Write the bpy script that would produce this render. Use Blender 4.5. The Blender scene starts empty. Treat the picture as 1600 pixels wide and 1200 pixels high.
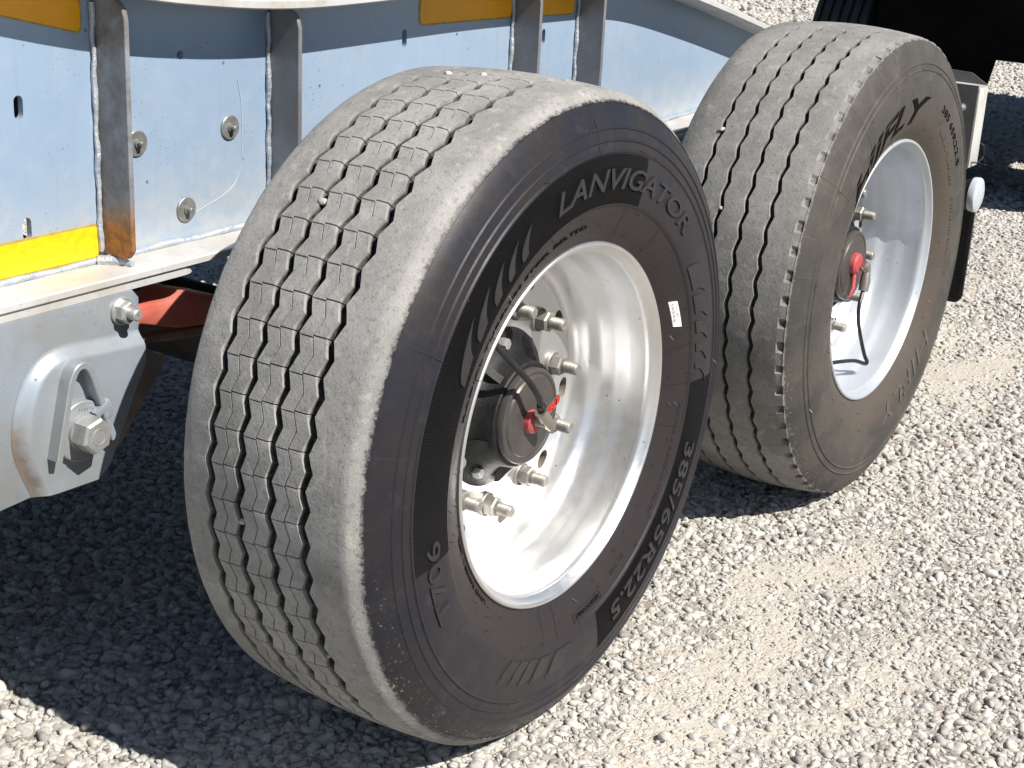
import bpy, bmesh, math, random
import numpy as np
from mathutils import Vector, Matrix

random.seed(7)
rng = np.random.default_rng(11)
S = bpy.context.scene
COL = S.collection
PI = math.pi
rad = math.radians

# ------------------------------------------------------------------ camera
cam = bpy.data.cameras.new("camera")
cam_ob = bpy.data.objects.new("camera", cam)
COL.objects.link(cam_ob)
yaw, pitch, roll = 0.993676, 0.338606, -0.053099
f = Vector((math.sin(yaw) * math.cos(pitch), math.cos(yaw) * math.cos(pitch), -math.sin(pitch)))
rt = f.cross(Vector((0, 0, 1))).normalized()
dn = f.cross(rt)
c_, s_ = math.cos(roll), math.sin(roll)
rt2, dn2 = c_ * rt + s_ * dn, -s_ * rt + c_ * dn
M = Matrix((rt2, -dn2, -f)).transposed().to_4x4()
M.translation = Vector((-1.94279, -1.114995, 1.387855))
cam_ob.matrix_world = M
cam.sensor_width = 36.0
cam.lens = 36.0 * 2380.41 / 1600.0
cam.clip_start, cam.clip_end = 0.05, 2000
S.camera = cam_ob

# ------------------------------------------------------------------ light
SUN_EL, SUN_AZ = rad(47.0), rad(-93.0)
sd = Vector((math.cos(SUN_AZ) * math.cos(SUN_EL), math.sin(SUN_AZ) * math.cos(SUN_EL), math.sin(SUN_EL)))
world = bpy.data.worlds.new("World")
S.world = world
world.use_nodes = True
wn = world.node_tree
wn.nodes.clear()
sky = wn.nodes.new("ShaderNodeTexSky")
sky.sky_type = 'NISHITA'
sky.sun_disc = False
sky.sun_elevation = SUN_EL
sky.sun_rotation = math.atan2(sd.x, sd.y)
sky.air_density, sky.dust_density, sky.ozone_density = 1.0, 0.4, 3.0
bg = wn.nodes.new("ShaderNodeBackground")
bg.inputs["Strength"].default_value = 0.046
wo = wn.nodes.new("ShaderNodeOutputWorld")
wn.links.new(sky.outputs[0], bg.inputs[0])
wn.links.new(bg.outputs[0], wo.inputs[0])
sun = bpy.data.lights.new("sun", 'SUN')
sun.energy = 5.0
sun.angle = rad(0.5)
sun.color = (1.0, 0.955, 0.885)
sun_ob = bpy.data.objects.new("sun", sun)
COL.objects.link(sun_ob)
sun_ob.rotation_euler = sd.to_track_quat('Z', 'Y').to_euler()
sun_ob.location = (0, -10, 12)
S.view_settings.view_transform = 'Standard'
S.view_settings.look = 'None'
S.view_settings.exposure = 0.62
S.view_settings.gamma = 1.0
S.view_settings.use_curve_mapping = False
S.cycles.max_bounces = 8
S.cycles.diffuse_bounces = 4


# ------------------------------------------------------------------ node helper
class NT:
    def __init__(self, name):
        self.m = bpy.data.materials.new(name)
        self.m.use_nodes = True
        self.t = self.m.node_tree
        self.t.nodes.clear()
        self.out = self.n("ShaderNodeOutputMaterial")
        self.b = self.n("ShaderNodeBsdfPrincipled")
        self.l(self.b.outputs[0], self.out.inputs[0])
        self.tc = self.n("ShaderNodeTexCoord")

    def n(self, t, **kw):
        x = self.t.nodes.new(t)
        for k, v in kw.items():
            setattr(x, k, v)
        return x

    def l(self, a, b):
        self.t.links.new(a, b)

    def put(self, inp, v):
        if hasattr(v, "links"):
            self.l(v, inp)
        elif isinstance(v, (tuple, list)) and len(v) == 3 and inp.type == 'RGBA':
            inp.default_value = (*v, 1)
        else:
            inp.default_value = v

    def obj(self):
        return self.tc.outputs["Object"]

    def noise(self, scale, detail=4, rough=.55, vec=None, dist=0):
        x = self.n("ShaderNodeTexNoise")
        x.inputs["Scale"].default_value = scale
        x.inputs["Detail"].default_value = detail
        x.inputs["Roughness"].default_value = rough
        x.inputs["Distortion"].default_value = dist
        self.l(vec or self.obj(), x.inputs["Vector"])
        return x.outputs["Fac"]

    def voro(self, scale, feature='F1', vec=None, out="Distance"):
        x = self.n("ShaderNodeTexVoronoi", feature=feature)
        x.inputs["Scale"].default_value = scale
        self.l(vec or self.obj(), x.inputs["Vector"])
        return x.outputs[out]

    def ramp(self, v, stops):
        x = self.n("ShaderNodeValToRGB")
        e = x.color_ramp.elements
        while len(e) < len(stops):
            e.new(.5)
        for i, (p, c) in enumerate(stops):
            e[i].position = p
            e[i].color = (c, c, c, 1) if not isinstance(c, (tuple, list)) else (*c, 1)
        self.l(v, x.inputs[0])
        return x.outputs[0]

    def math(self, op, a, b=0.0, c=None):
        x = self.n("ShaderNodeMath", operation=op)
        self.put(x.inputs[0], a)
        self.put(x.inputs[1], b)
        if c is not None:
            self.put(x.inputs[2], c)
        return x.outputs[0]

    def mix(self, fac, a, b, mode='MIX'):
        x = self.n("ShaderNodeMix", data_type='RGBA', blend_type=mode)
        self.put(x.inputs[0], fac)
        self.put(x.inputs[6], a)
        self.put(x.inputs[7], b)
        return x.outputs[2]

    def sep(self, vec=None):
        x = self.n("ShaderNodeSeparateXYZ")
        self.l(vec or self.obj(), x.inputs[0])
        return x.outputs

    def mapr(self, v, a, b, c=0.0, d=1.0):
        x = self.n("ShaderNodeMapRange", interpolation_type='SMOOTHSTEP')
        self.l(v, x.inputs[0])
        for i, k in enumerate((a, b, c, d)):
            x.inputs[1 + i].default_value = k
        return x.outputs[0]

    def bump(self, h, strength=.3, dist=.002, normal=None):
        x = self.n("ShaderNodeBump")
        x.inputs["Strength"].default_value = strength
        x.inputs["Distance"].default_value = dist
        self.l(h, x.inputs["Height"])
        if normal:
            self.l(normal, x.inputs["Normal"])
        return x.outputs[0]

    def fin(self, color=None, rough=None, metal=None, normal=None, spec=None, coat=None):
        b = self.b.inputs
        if color is not None: self.put(b["Base Color"], color)
        if rough is not None: self.put(b["Roughness"], rough)
        if metal is not None: self.put(b["Metallic"], metal)
        if normal is not None: self.l(normal, b["Normal"])
        if spec is not None: self.put(b["Specular IOR Level"], spec)
        if coat is not None: self.put(b["Coat Weight"], coat)
        return self.m


# ------------------------------------------------------------------ materials
def mat_tyre(name, r0, dust, side_a, side_b, seed, side_rough=.45, crown=(.533, .5, .2013), brown=(1.22, 1.10, 1.04)):
    """dusty worn tread outside radius r0, darker rubber sidewall within"""
    k = NT(name)
    mp = k.n("ShaderNodeMapping")
    mp.inputs["Location"].default_value = (seed, seed * .7, seed * 1.3)
    k.l(k.obj(), mp.inputs[0])
    v = mp.outputs[0]
    s = k.sep()
    r = k.math('SQRT', k.math('ADD', k.math('MULTIPLY', s[0], s[0]), k.math('MULTIPLY', s[2], s[2])))
    n1 = k.noise(9, 6, .65, v)
    n2 = k.noise(70, 5, .7, v)
    n3 = k.noise(260, 3, .6, v)
    edge = k.math('ADD', r, k.math('MULTIPLY', k.math('SUBTRACT', n2, .5), .013))
    edge = k.math('ADD', edge, k.math('MULTIPLY', k.math('SUBTRACT', n3, .5), .008))
    m = k.mapr(edge, r0 - .003, r0 + .003)
    t = k.mix(k.mapr(n1, .3, .72), tuple(d * .80 for d in dust), tuple(d * 1.16 for d in dust))
    t = k.mix(k.mapr(k.noise(105, 5, .75, v), .52, .66, 0, .60), t, tuple(d * .52 for d in dust))
    t = k.mix(k.mapr(k.noise(48, 4, .6, v), .56, .68, 0, .55), t, tuple(min(1, d * 1.35) for d in dust))
    t = k.mix(k.mapr(n3, .58, .68, 0, .55), t, tuple(d * .55 for d in dust))
    vs_ = k.voro(48, 'F1', v)
    t = k.mix(k.math('MULTIPLY', k.mapr(vs_, .16, .07), k.mapr(k.noise(21, 2, .5, v), .56, .66, 0, .7)), t, tuple(d * .22 for d in dust))
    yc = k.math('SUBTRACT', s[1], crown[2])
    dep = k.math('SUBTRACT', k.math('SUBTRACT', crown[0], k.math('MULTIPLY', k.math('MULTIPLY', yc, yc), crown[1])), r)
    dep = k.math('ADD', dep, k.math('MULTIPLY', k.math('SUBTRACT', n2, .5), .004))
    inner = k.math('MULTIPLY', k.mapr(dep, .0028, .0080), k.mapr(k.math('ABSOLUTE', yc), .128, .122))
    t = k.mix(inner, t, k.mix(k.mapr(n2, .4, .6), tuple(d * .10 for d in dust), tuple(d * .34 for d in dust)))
    # sidewall with brown dust film, radial scuffs
    sd_ = k.mix(k.mapr(n1, .35, .65), side_a, side_b)
    sd_ = k.mix(k.mapr(k.noise(24, 5, .7, v), .52, .8, 0, .5), sd_, tuple(x * 1.7 + .012 for x in side_b))
    sd_ = k.mix(k.mapr(r, .385, .345, 0, .7), sd_, tuple(x * y for x, y in zip(side_b, brown)))
    ang = k.math('ARCTAN2', s[2], s[0])
    cv = k.n("ShaderNodeCombineXYZ")
    k.l(k.math('MULTIPLY', ang, 60), cv.inputs[0])
    k.l(k.math('MULTIPLY', r, 9), cv.inputs[1])
    cv.inputs[2].default_value = seed
    streak = k.noise(1.0, 3, .6, cv.outputs[0])
    sd_ = k.mix(k.mapr(streak, .58, .8, 0, .18), sd_, tuple(x * 2.2 + .02 for x in side_b))
    # scuffed specks near the shoulder
    near = k.mapr(r, r0 - .045, r0 - .004)
    low = k.mapr(s[2], -.02, -.20)
    sp = k.math('MULTIPLY', k.math('MULTIPLY', near, low), k.mapr(k.noise(120, 3, .7, v), .61, .67))
    sd_ = k.mix(k.math('MULTIPLY', sp, .8), sd_, (.30, .27, .22))
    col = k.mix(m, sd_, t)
    rough = k.math('ADD', k.math('MULTIPLY', m, .93 - side_rough), k.math('ADD', side_rough, k.math('MULTIPLY', k.math('SUBTRACT', n2, .5), .25)))
    h = k.math('ADD', k.math('MULTIPLY', n2, .7), k.math('MULTIPLY', n3, .5))
    bs = k.n("ShaderNodeBump")
    k.l(k.math('ADD', k.math('MULTIPLY', m, .32), .05), bs.inputs["Strength"])
    bs.inputs["Distance"].default_value = .004
    k.l(h, bs.inputs["Height"])
    return k.fin(col, rough, 0, bs.outputs[0], .26)


def mat_band():
    k = NT("serrated_rubber")
    s = k.sep()
    ang = k.math('ARCTAN2', s[2], s[0])
    w = k.math('SINE', k.math('MULTIPLY', ang, 900))
    n = k.noise(20, 4)
    col = k.mix(n, (.004, .004, .0045), (.009, .0085, .009))
    return k.fin(col, .6, 0, k.bump(w, .8, .0015), .12)


def mat_simple(name, a, b, scale, rough, metal=0, bump=.15, bscale=90, bdist=.001, spec=.5, coat=None, rv=.15):
    k = NT(name)
    n = k.noise(scale, 5, .62)
    n2 = k.noise(bscale, 4, .6)
    col = k.mix(k.mapr(n, .3, .7), a, b)
    r = k.math('ADD', k.math('MULTIPLY', k.math('SUBTRACT', n2, .5), rv * 2), rough)
    return k.fin(col, r, metal, k.bump(n2, bump, bdist), spec, coat)


def mat_panel():
    """silver blue paint on the girder: fine specks, dust, scratches"""
    k = NT("silver_blue_paint")
    n = k.noise(3.2, 5, .6)
    n2 = k.noise(38, 5, .65)
    col = k.mix(k.mapr(n, .3, .7), (.29, .395, .53), (.335, .43, .555))
    col = k.mix(k.mapr(n2, .45, .8, 0, .35), col, (.42, .46, .52))
    col = k.mix(k.mapr(k.noise(420, 2, .5), .45, .8, 0, .22), col, (.25, .31, .40))
    # grime specks
    v = k.voro(26)
    sp = k.math('MULTIPLY', k.mapr(v, .10, .05), k.mapr(k.noise(7, 2), .5, .62))
    col = k.mix(k.math('MULTIPLY', sp, .8), col, (.07, .07, .075))
    v2 = k.voro(75)
    col = k.mix(k.math('MULTIPLY', k.mapr(v2, .14, .06), k.mapr(k.noise(11, 2), .55, .66)), col, (.14, .14, .15))
    st = k.n("ShaderNodeMapping")
    st.inputs["Scale"].default_value = (60, 60, 3.0)
    k.l(k.obj(), st.inputs[0])
    col = k.mix(k.mapr(k.noise(1.0, 4, .65, st.outputs[0]), .55, .78, 0, .30), col, (.24, .27, .31))
    col = k.mix(k.mapr(k.noise(14, 6, .7), .56, .72, 0, .35), col, (.30, .33, .37))
    v3 = k.voro(140)
    col = k.mix(k.math('MULTIPLY', k.mapr(v3, .16, .06), k.mapr(k.noise(17, 3), .50, .60)), col, (.10, .10, .105))
    # dust settled low on the web
    z = k.sep()[2]
    d = k.math('MULTIPLY', k.mapr(z, .92, .78), k.mapr(n2, .3, .7, .25, .9))
    col = k.mix(k.math('MULTIPLY', d, .55), col, (.52, .49, .44))
    nr = k.bump(k.noise(320, 3, .6), .10, .0008, k.bump(n, .2, .01))
    return k.fin(col, k.math('ADD', k.math('MULTIPLY', n2, .25), .30), .22, nr, .5)


def mat_dirty_paint(name, base, dirt, amt, rough=.42, metal=.2):
    k = NT(name)
    n = k.noise(6, 6, .65)
    n2 = k.noise(55, 5, .7)
    col = k.mix(k.mapr(n, .35, .68, 0, amt), base, dirt)
    col = k.mix(k.mapr(n2, .58, .75, 0, amt * .8), col, tuple(x * .45 for x in dirt))
    v = k.voro(60)
    col = k.mix(k.math('MULTIPLY', k.mapr(v, .12, .05), k.mapr(k.noise(13, 2), .52, .62)), col, (.05, .045, .04))
    return k.fin(col, k.math('ADD', k.math('MULTIPLY', n2, .3), rough - .1), metal, k.bump(n2, .15, .0012), .5)


def mat_rim(name, a, b, metal, rough):
    k = NT(name)
    s = k.sep()
    n = k.noise(8, 5, .6)
    n2 = k.noise(60, 5, .65)
    col = k.mix(k.mapr(n, .35, .7), a, b)
    col = k.mix(k.mapr(n2, .60, .78, 0, .25), col, tuple(x * .6 for x in b))
    v = k.voro(55)
    col = k.mix(k.math('MULTIPLY', k.mapr(v, .10, .05), k.mapr(k.noise(9, 2), .5, .6)), col, (.10, .09, .08))
    r = k.math('SQRT', k.math('ADD', k.math('MULTIPLY', s[0], s[0]), k.math('MULTIPLY', s[2], s[2])))
    ys = k.n("ShaderNodeCombineXYZ")
    k.l(k.math('MULTIPLY', r, 900), ys.inputs[0])
    k.l(k.math('MULTIPLY', s[1], 900), ys.inputs[1])
    spin = k.noise(.6, 2, .5, ys.outputs[0])
    return k.fin(col, k.math('ADD', k.math('MULTIPLY', n2, .18), rough - .08), metal, k.bump(spin, .06, .0006), .5)


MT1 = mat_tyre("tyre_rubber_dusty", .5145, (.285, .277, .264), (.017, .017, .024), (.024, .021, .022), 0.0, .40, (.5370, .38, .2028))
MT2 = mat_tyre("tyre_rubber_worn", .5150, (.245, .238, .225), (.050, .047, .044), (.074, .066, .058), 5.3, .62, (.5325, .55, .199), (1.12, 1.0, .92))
MBAND = mat_band()
MLET = mat_simple("smooth_rubber", (.015, .0145, .017), (.023, .0215, .0235), 40, .42, 0, .06, 200, .0006)
MLETB = mat_simple("black_letter_rubber", (.003, .0026, .0025), (.006, .005, .0045), 40, .8, 0, .06, 200, .0006, .08)
MLET2 = mat_simple("worn_letter_rubber", (.075, .062, .052), (.10, .085, .07), 40, .6, 0, .06, 200, .0006)
MRIM1 = mat_rim("bright_aluminium_rim", (.84, .84, .84), (.76, .76, .75), .92, .34)
MRIM2 = mat_rim("silver_painted_rim", (.57, .60, .64), (.51, .545, .59), .5, .38)
MPANEL = mat_panel()
MFLANGE = mat_dirty_paint("silver_paint_dirty", (.60, .61, .61), (.42, .36, .29), .65)
MRIB = mat_dirty_paint("shaded_rib_paint", (.235, .25, .27), (.15, .135, .12), .75)  # same silver paint, with the ribs' shade and dirt put into the colour
MHANG = mat_dirty_paint("hanger_silver_paint", (.31, .36, .415), (.26, .235, .20), .55, .40, .35)
def mat_ridge():
    k = NT("hanger_panel_paint")
    s = k.sep()
    n = k.noise(30, 6, .7)
    n2 = k.noise(120, 4, .7)
    xx = k.math('ADD', s[0], k.math('MULTIPLY', k.mapr(s[2], .53, .45), -.026))
    xx = k.math('ABSOLUTE', k.math('ADD', xx, .634))
    xx = k.math('ADD', xx, k.math('MULTIPLY', k.math('SUBTRACT', n, .5), .035))
    m = k.math('MULTIPLY', k.mapr(xx, .022, .004), k.mapr(s[2], .61, .53))
    col = k.mix(k.mapr(k.noise(6, 6, .65), .35, .68, 0, .5), (.31, .36, .415), (.26, .235, .20))
    col = k.mix(k.math('MULTIPLY', m, .85), col, k.mix(n2, (.13, .095, .065), (.22, .17, .125)))
    v = k.voro(60)
    col = k.mix(k.math('MULTIPLY', k.mapr(v, .12, .05), k.mapr(k.noise(13, 2), .52, .62)), col, (.05, .045, .04))
    return k.fin(col, k.math('ADD', k.math('MULTIPLY', n2, .3), .28), .35, k.bump(n2, .15, .0012), .5)


MRIDGE = mat_ridge()
def mat_bounce_rib():
    k = NT("tape_bounce_rib")
    z = k.sep()[2]
    n = k.noise(22, 6, .7)
    n2 = k.noise(75, 5, .7)
    col = k.mix(k.mapr(n, .35, .65), (.235, .25, .27), (.15, .14, .13))  # rib shade put into the grey, as on the other ribs
    m = k.mapr(k.math('ADD', z, k.math('MULTIPLY', k.math('SUBTRACT', n, .5), .10)), .865, .79)
    col = k.mix(m, col, k.mix(k.mapr(n2, .35, .65), (.36, .17, .05), (.20, .09, .035)))  # rust-coloured foot: bounce from the yellow tape painted into the colour
    return k.fin(col, .6, .05, k.bump(n2, .3, .001), .4)


MBOUNCE = mat_bounce_rib()
MZINC = mat_simple("zinc_steel", (.40, .40, .395), (.50, .50, .49), 60, .42, .6, .2, 160)
MWASH = mat_simple("dull_grey_washer", (.20, .205, .20), (.30, .30, .285), 70, .45, .5, .2, 160)
MSTUD = mat_simple("dull_steel_stud", (.24, .228, .205), (.33, .315, .285), 70, .5, .5, .3, 240)
MHUB = mat_simple("black_cast_hub", (.006, .006, .0065), (.016, .016, .017), 40, .5, 0, .7, 320, .0015, .3)
MCAP = mat_simple("dark_hub_cap", (.060, .054, .050), (.082, .074, .068), 18, .42, .25, .1, 120)
MBLK = mat_simple("black_rubber_hose", (.010, .010, .011), (.018, .018, .019), 50, .38, 0, .08, 120)
MBRASS = mat_simple("grey_brass_fitting", (.27, .25, .21), (.36, .33, .28), 90, .38, .7, .15, 200)
MRED = mat_simple("red_rubber_cap", (.36, .05, .055), (.44, .085, .085), 60, .5, 0, .1, 120)
MREDT = mat_simple("bright_red_letters", (.72, .03, .035), (.76, .05, .05), 60, .45)
MARM = mat_simple("faded_red_paint", (.42, .085, .06), (.46, .155, .115), 14, .6, 0, .25, 90)
MYEL = mat_simple("yellow_reflective_tape", (.68, .42, .010), (.84, .55, .012), 75, .32, 0, .12, 500, .0006)
MORG = mat_simple("amber_reflective_tape", (.84, .36, .004), (.88, .40, .008), 30, .3, 0, .12, 500, .0006)
MYELE = mat_simple("tape_border", (.30, .22, .06), (.44, .33, .08), 60, .5)
MSOOT = mat_simple("dark_underbody", (.014, .014, .015), (.028, .026, .025), 12, .75, 0, .3, 60)
MRUST = mat_simple("dusty_brown_steel", (.20, .16, .125), (.29, .24, .19), 22, .75, .1, .3, 80)
MFLAP = mat_simple("mud_flap_rubber", (.012, .012, .012), (.024, .023, .022), 20, .55)
MLENS = mat_simple("pale_lens", (.40, .45, .49), (.46, .50, .53), 40, .25, 0, .05, 100)
MBRK = mat_dirty_paint("speckled_bracket", (.15, .15, .145), (.10, .09, .08), .7, .55, .1)
MWHITE = mat_simple("white_sticker", (.78, .77, .74), (.84, .83, .80), 80, .5)
MINK = mat_simple("sticker_print", (.08, .08, .08), (.12, .12, .12), 80, .5)
MPANELS = mat_simple("scratched_paint", (.40, .47, .56), (.46, .52, .59), 90, .5)
MWELD = mat_simple("weld_bead", (.30, .35, .42), (.46, .48, .50), 40, .45, .3, .8, 130, .004)
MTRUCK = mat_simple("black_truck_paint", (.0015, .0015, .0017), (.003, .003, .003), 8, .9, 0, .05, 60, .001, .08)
MHOLE = mat_simple("hole_shade_steel", (.010, .010, .011), (.02, .02, .02), 30, .8)


# ------------------------------------------------------------------ object helpers
def link(name, me, mat=None, parent=None, loc=None):
    o = bpy.data.objects.new(name, me)
    COL.objects.link(o)
    if mat is not None:
        for m in (mat if isinstance(mat, (list, tuple)) else [mat]):
            me.materials.append(m)
    if parent: o.parent = parent
    if loc: o.location = loc
    return o


def mesh(name, v, fc, mat, parent=None, loc=None, smooth=True, ang=35):
    me = bpy.data.meshes.new(name)
    me.from_pydata([tuple(map(float, p)) for p in v], [], [tuple(map(int, q)) for q in fc])
    fix(me, smooth, ang)
    return link(name, me, mat, parent, loc)


def fix(me, smooth=True, ang=35, recalc=True):
    if recalc:
        bm = bmesh.new()
        bm.from_mesh(me)
        bmesh.ops.recalc_face_normals(bm, faces=bm.faces)
        bm.to_mesh(me)
        bm.free()
    if smooth:
        me.polygons.foreach_set("use_smooth", [True] * len(me.polygons))
        me.set_sharp_from_angle(angle=rad(ang))
    me.update()


class MB:
    """collects shapes into one mesh"""

    def __init__(self):
        self.v, self.f = [], []

    def add(self, v, fc):
        o = len(self.v)
        self.v += [tuple(map(float, p)) for p in v]
        self.f += [tuple(int(i) + o for i in q) for q in fc]
        return self

    def box(self, a, b, bev=0.0):
        x0, y0, z0 = a
        x1, y1, z1 = b
        if bev <= 0:
            v = [(x, y, z) for x in (x0, x1) for y in (y0, y1) for z in (z0, z1)]
            return self.add(v, [(0, 1, 3, 2), (4, 6, 7, 5), (0, 4, 5, 1), (2, 3, 7, 6), (0, 2, 6, 4), (1, 5, 7, 3)])
        bm = bmesh.new()
        bmesh.ops.create_cube(bm, size=1)
        for q in bm.verts:
            q.co = Vector(((x0 + x1) / 2 + q.co.x * (x1 - x0), (y0 + y1) / 2 + q.co.y * (y1 - y0), (z0 + z1) / 2 + q.co.z * (z1 - z0)))
        bmesh.ops.bevel(bm, geom=bm.edges[:], offset=bev, segments=2, affect='EDGES', profile=.5)
        bm.verts.index_update()
        self.add([q.co[:] for q in bm.verts], [[q.index for q in p.verts] for p in bm.faces])
        bm.free()
        return self

    def prism(self, poly, y0, y1, bev=0.0):
        """polygon in (x, z) extruded along y"""
        n = len(poly)
        if bev <= 0:
            v = [(x, y0, z) for x, z in poly] + [(x, y1, z) for x, z in poly]
            fc = [tuple(range(n)), tuple(range(2 * n - 1, n - 1, -1))] + [(i, (i + 1) % n, n + (i + 1) % n, n + i) for i in range(n)]
            return self.add(v, fc)
        bm = bmesh.new()
        a = [bm.verts.new((x, y0, z)) for x, z in poly]
        b = [bm.verts.new((x, y1, z)) for x, z in poly]
        fa = bm.faces.new(a)
        fb = bm.faces.new(b[::-1])
        for i in range(n):
            bm.faces.new((a[i], b[i], b[(i + 1) % n], a[(i + 1) % n]))
        bmesh.ops.recalc_face_normals(bm, faces=bm.faces)
        ed = list(fa.edges) + list(fb.edges)
        bmesh.ops.bevel(bm, geom=ed, offset=bev, segments=2, affect='EDGES', profile=.5)
        bm.verts.index_update()
        self.add([q.co[:] for q in bm.verts], [[q.index for q in p.verts] for p in bm.faces])
        bm.free()
        return self

    def lathe(self, prof, c=(0, 0, 0), n=64, a0=0.0, a1=2 * PI, axis='y'):
        """prof: (y, r) along the axis; full turn or arc"""
        full = abs(a1 - a0 - 2 * PI) < 1e-6
        m = n if full else n + 1
        v, fc = [], []
        for i in range(m):
            t = a0 + (a1 - a0) * i / n
            for (y, r) in prof:
                p = (r * math.cos(t), y, r * math.sin(t))
                if axis == 'x': p = (p[1], p[0], p[2])
                if axis == 'z': p = (p[0], p[2], p[1])
                v.append((c[0] + p[0], c[1] + p[1], c[2] + p[2]))
        k = len(prof)
        for i in range(n):
            j = (i + 1) % m
            for q in range(k - 1):
                fc.append((i * k + q, j * k + q, j * k + q + 1, i * k + q + 1))
        return self.add(v, fc)

    def tube(self, pts, r, n=10, cap=True):
        P = [Vector(p) for p in pts]
        v, fc = [], []
        up = Vector((0.13, .21, .97))
        for i, p in enumerate(P):
            d = (P[min(i + 1, len(P) - 1)] - P[max(i - 1, 0)]).normalized()
            x = (up - d * up.dot(d)).normalized()
            up = x
            y = d.cross(x)
            rr = r[i] if isinstance(r, (list, tuple)) else r
            for k in range(n):
                a = 2 * PI * k / n
                v.append(tuple(p + rr * (math.cos(a) * x + math.sin(a) * y)))
        for i in range(len(P) - 1):
            for k in range(n):
                fc.append((i * n + k, i * n + (k + 1) % n, (i + 1) * n + (k + 1) % n, (i + 1) * n + k))
        if cap:
            fc.append(tuple(range(n))[::-1])
            fc.append(tuple((len(P) - 1) * n + k for k in range(n)))
        return self.add(v, fc)

    def hexa(self, c, r, y0, y1, ch=.004, rot=0.0):
        """hex prism along y (front at y0) with a chamfered front"""
        v, fc = [], []
        lay = [(y1, r), (y0 + ch, r), (y0, r * .86)]
        for (y, q) in lay:
            for k in range(6):
                a = rot + k * PI / 3
                v.append((c[0] + q * math.cos(a), c[1] + y, c[2] + q * math.sin(a)))
        for l in range(2):
            for k in range(6):
                fc.append((l * 6 + k, l * 6 + (k + 1) % 6, l * 6 + 6 + (k + 1) % 6, l * 6 + 6 + k))
        fc.append(tuple(12 + k for k in range(6)))
        fc.append(tuple(range(5, -1, -1)))
        return self.add(v, fc)

    def build(self, name, mat, parent=None, loc=None, smooth=True, ang=35):
        return mesh(name, self.v, self.f, mat, parent, loc, smooth, ang)


def catmull(P, n=8):
    P = [np.array(p, float) for p in P]
    P = [2 * P[0] - P[1]] + P + [2 * P[-1] - P[-2]]
    out = []
    for i in range(1, len(P) - 2):
        for k in range(n):
            t = k / n
            a, b, c, d = P[i - 1:i + 3]
            out.append(.5 * (2 * b + (c - a) * t + (2 * a - 5 * b + 4 * c - d) * t * t + (3 * b - a - 3 * c + d) * t ** 3))
    out.append(P[-2])
    return [tuple(p) for p in out]


def thing(name, label, cat, loc=(0, 0, 0), group=None):
    o = bpy.data.objects.new(name, None)
    COL.objects.link(o)
    o.location = loc
    o.empty_display_size = .2
    o["label"], o["category"] = label, cat
    if group: o["group"] = group
    return o


def interp(x, P):
    xs, zs = [p[0] for p in P], [p[1] for p in P]
    return float(np.interp(x, xs, zs))


# ------------------------------------------------------------------ ground
def mat_ground():
    k = NT("sandy_gravel_ground")
    v = k.obj()
    n = k.noise(1.3, 5, .6)
    n2 = k.noise(45, 6, .7)
    c1 = k.voro(62, 'F1', v, "Color")
    d1 = k.voro(62, 'F1', v, "Distance")
    e1 = k.voro(62, 'DISTANCE_TO_EDGE', v, "Distance")
    d2 = k.voro(160, 'F1', v, "Distance")
    sand = k.mix(k.mapr(n, .3, .7), (.46, .415, .35), (.51, .465, .405))
    sand = k.mix(k.mapr(n2, .55, .75, 0, .5), sand, (.40, .345, .27))
    gray = k.n("ShaderNodeSeparateColor")
    k.l(c1, gray.inputs[0])
    stone = k.mix(gray.outputs[0], (.42, .40, .37), (.62, .60, .56))
    m = k.math('MULTIPLY', k.mapr(e1, .02, .10), k.mapr(gray.outputs[1], .25, .45))
    av = k.n("ShaderNodeAttribute")
    av.attribute_name = "sand"
    packed = k.mapr(k.math('ADD', av.outputs["Fac"], k.math('MULTIPLY', k.math('SUBTRACT', n2, .5), .5)), .12, .5)
    sand = k.mix(packed, (.26, .235, .205), sand)
    m = k.math('MULTIPLY', m, k.math('SUBTRACT', 1.0, k.math('MULTIPLY', packed, .75)))
    col = k.mix(k.math('MULTIPLY', m, .8), sand, stone)
    h = k.math('ADD', k.math('MULTIPLY', k.math('SUBTRACT', 1.0, d1), m), k.math('MULTIPLY', k.math('MULTIPLY', d2, -.35), k.mapr(k.noise(6, 3), .45, .6, .15, 1)))
    h = k.math('ADD', h, k.math('MULTIPLY', n2, .5))
    return k.fin(col, .95, 0, k.bump(h, .8, .010), .2)


def mat_stone():
    k = NT("pale_gravel_stone")
    oi = k.n("ShaderNodeObjectInfo")
    rnd = oi.outputs["Random"]
    n = k.noise(2.5, 4, .6)
    base = k.ramp(rnd, [(0, (.22, .21, .20)), (.08, (.36, .35, .335)), (.35, (.48, .465, .44)), (.7, (.55, .54, .515)), (.94, (.50, .46, .405)), (1, (.33, .28, .25))])
    col = k.mix(k.mapr(n, .3, .75, 0, .45), base, (.48, .44, .375))
    return k.fin(col, .9, 0, k.bump(k.noise(9, 4, .6), .35, .05), .25)


MGROUND, MSTONE = mat_ground(), mat_stone()


def gheight(x, y):
    return .006 * np.sin(x * 1.7 + .6) * np.cos(y * 2.1 + 1) + .004 * np.sin(x * 4.3 + y * 3.1) - .008


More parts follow.
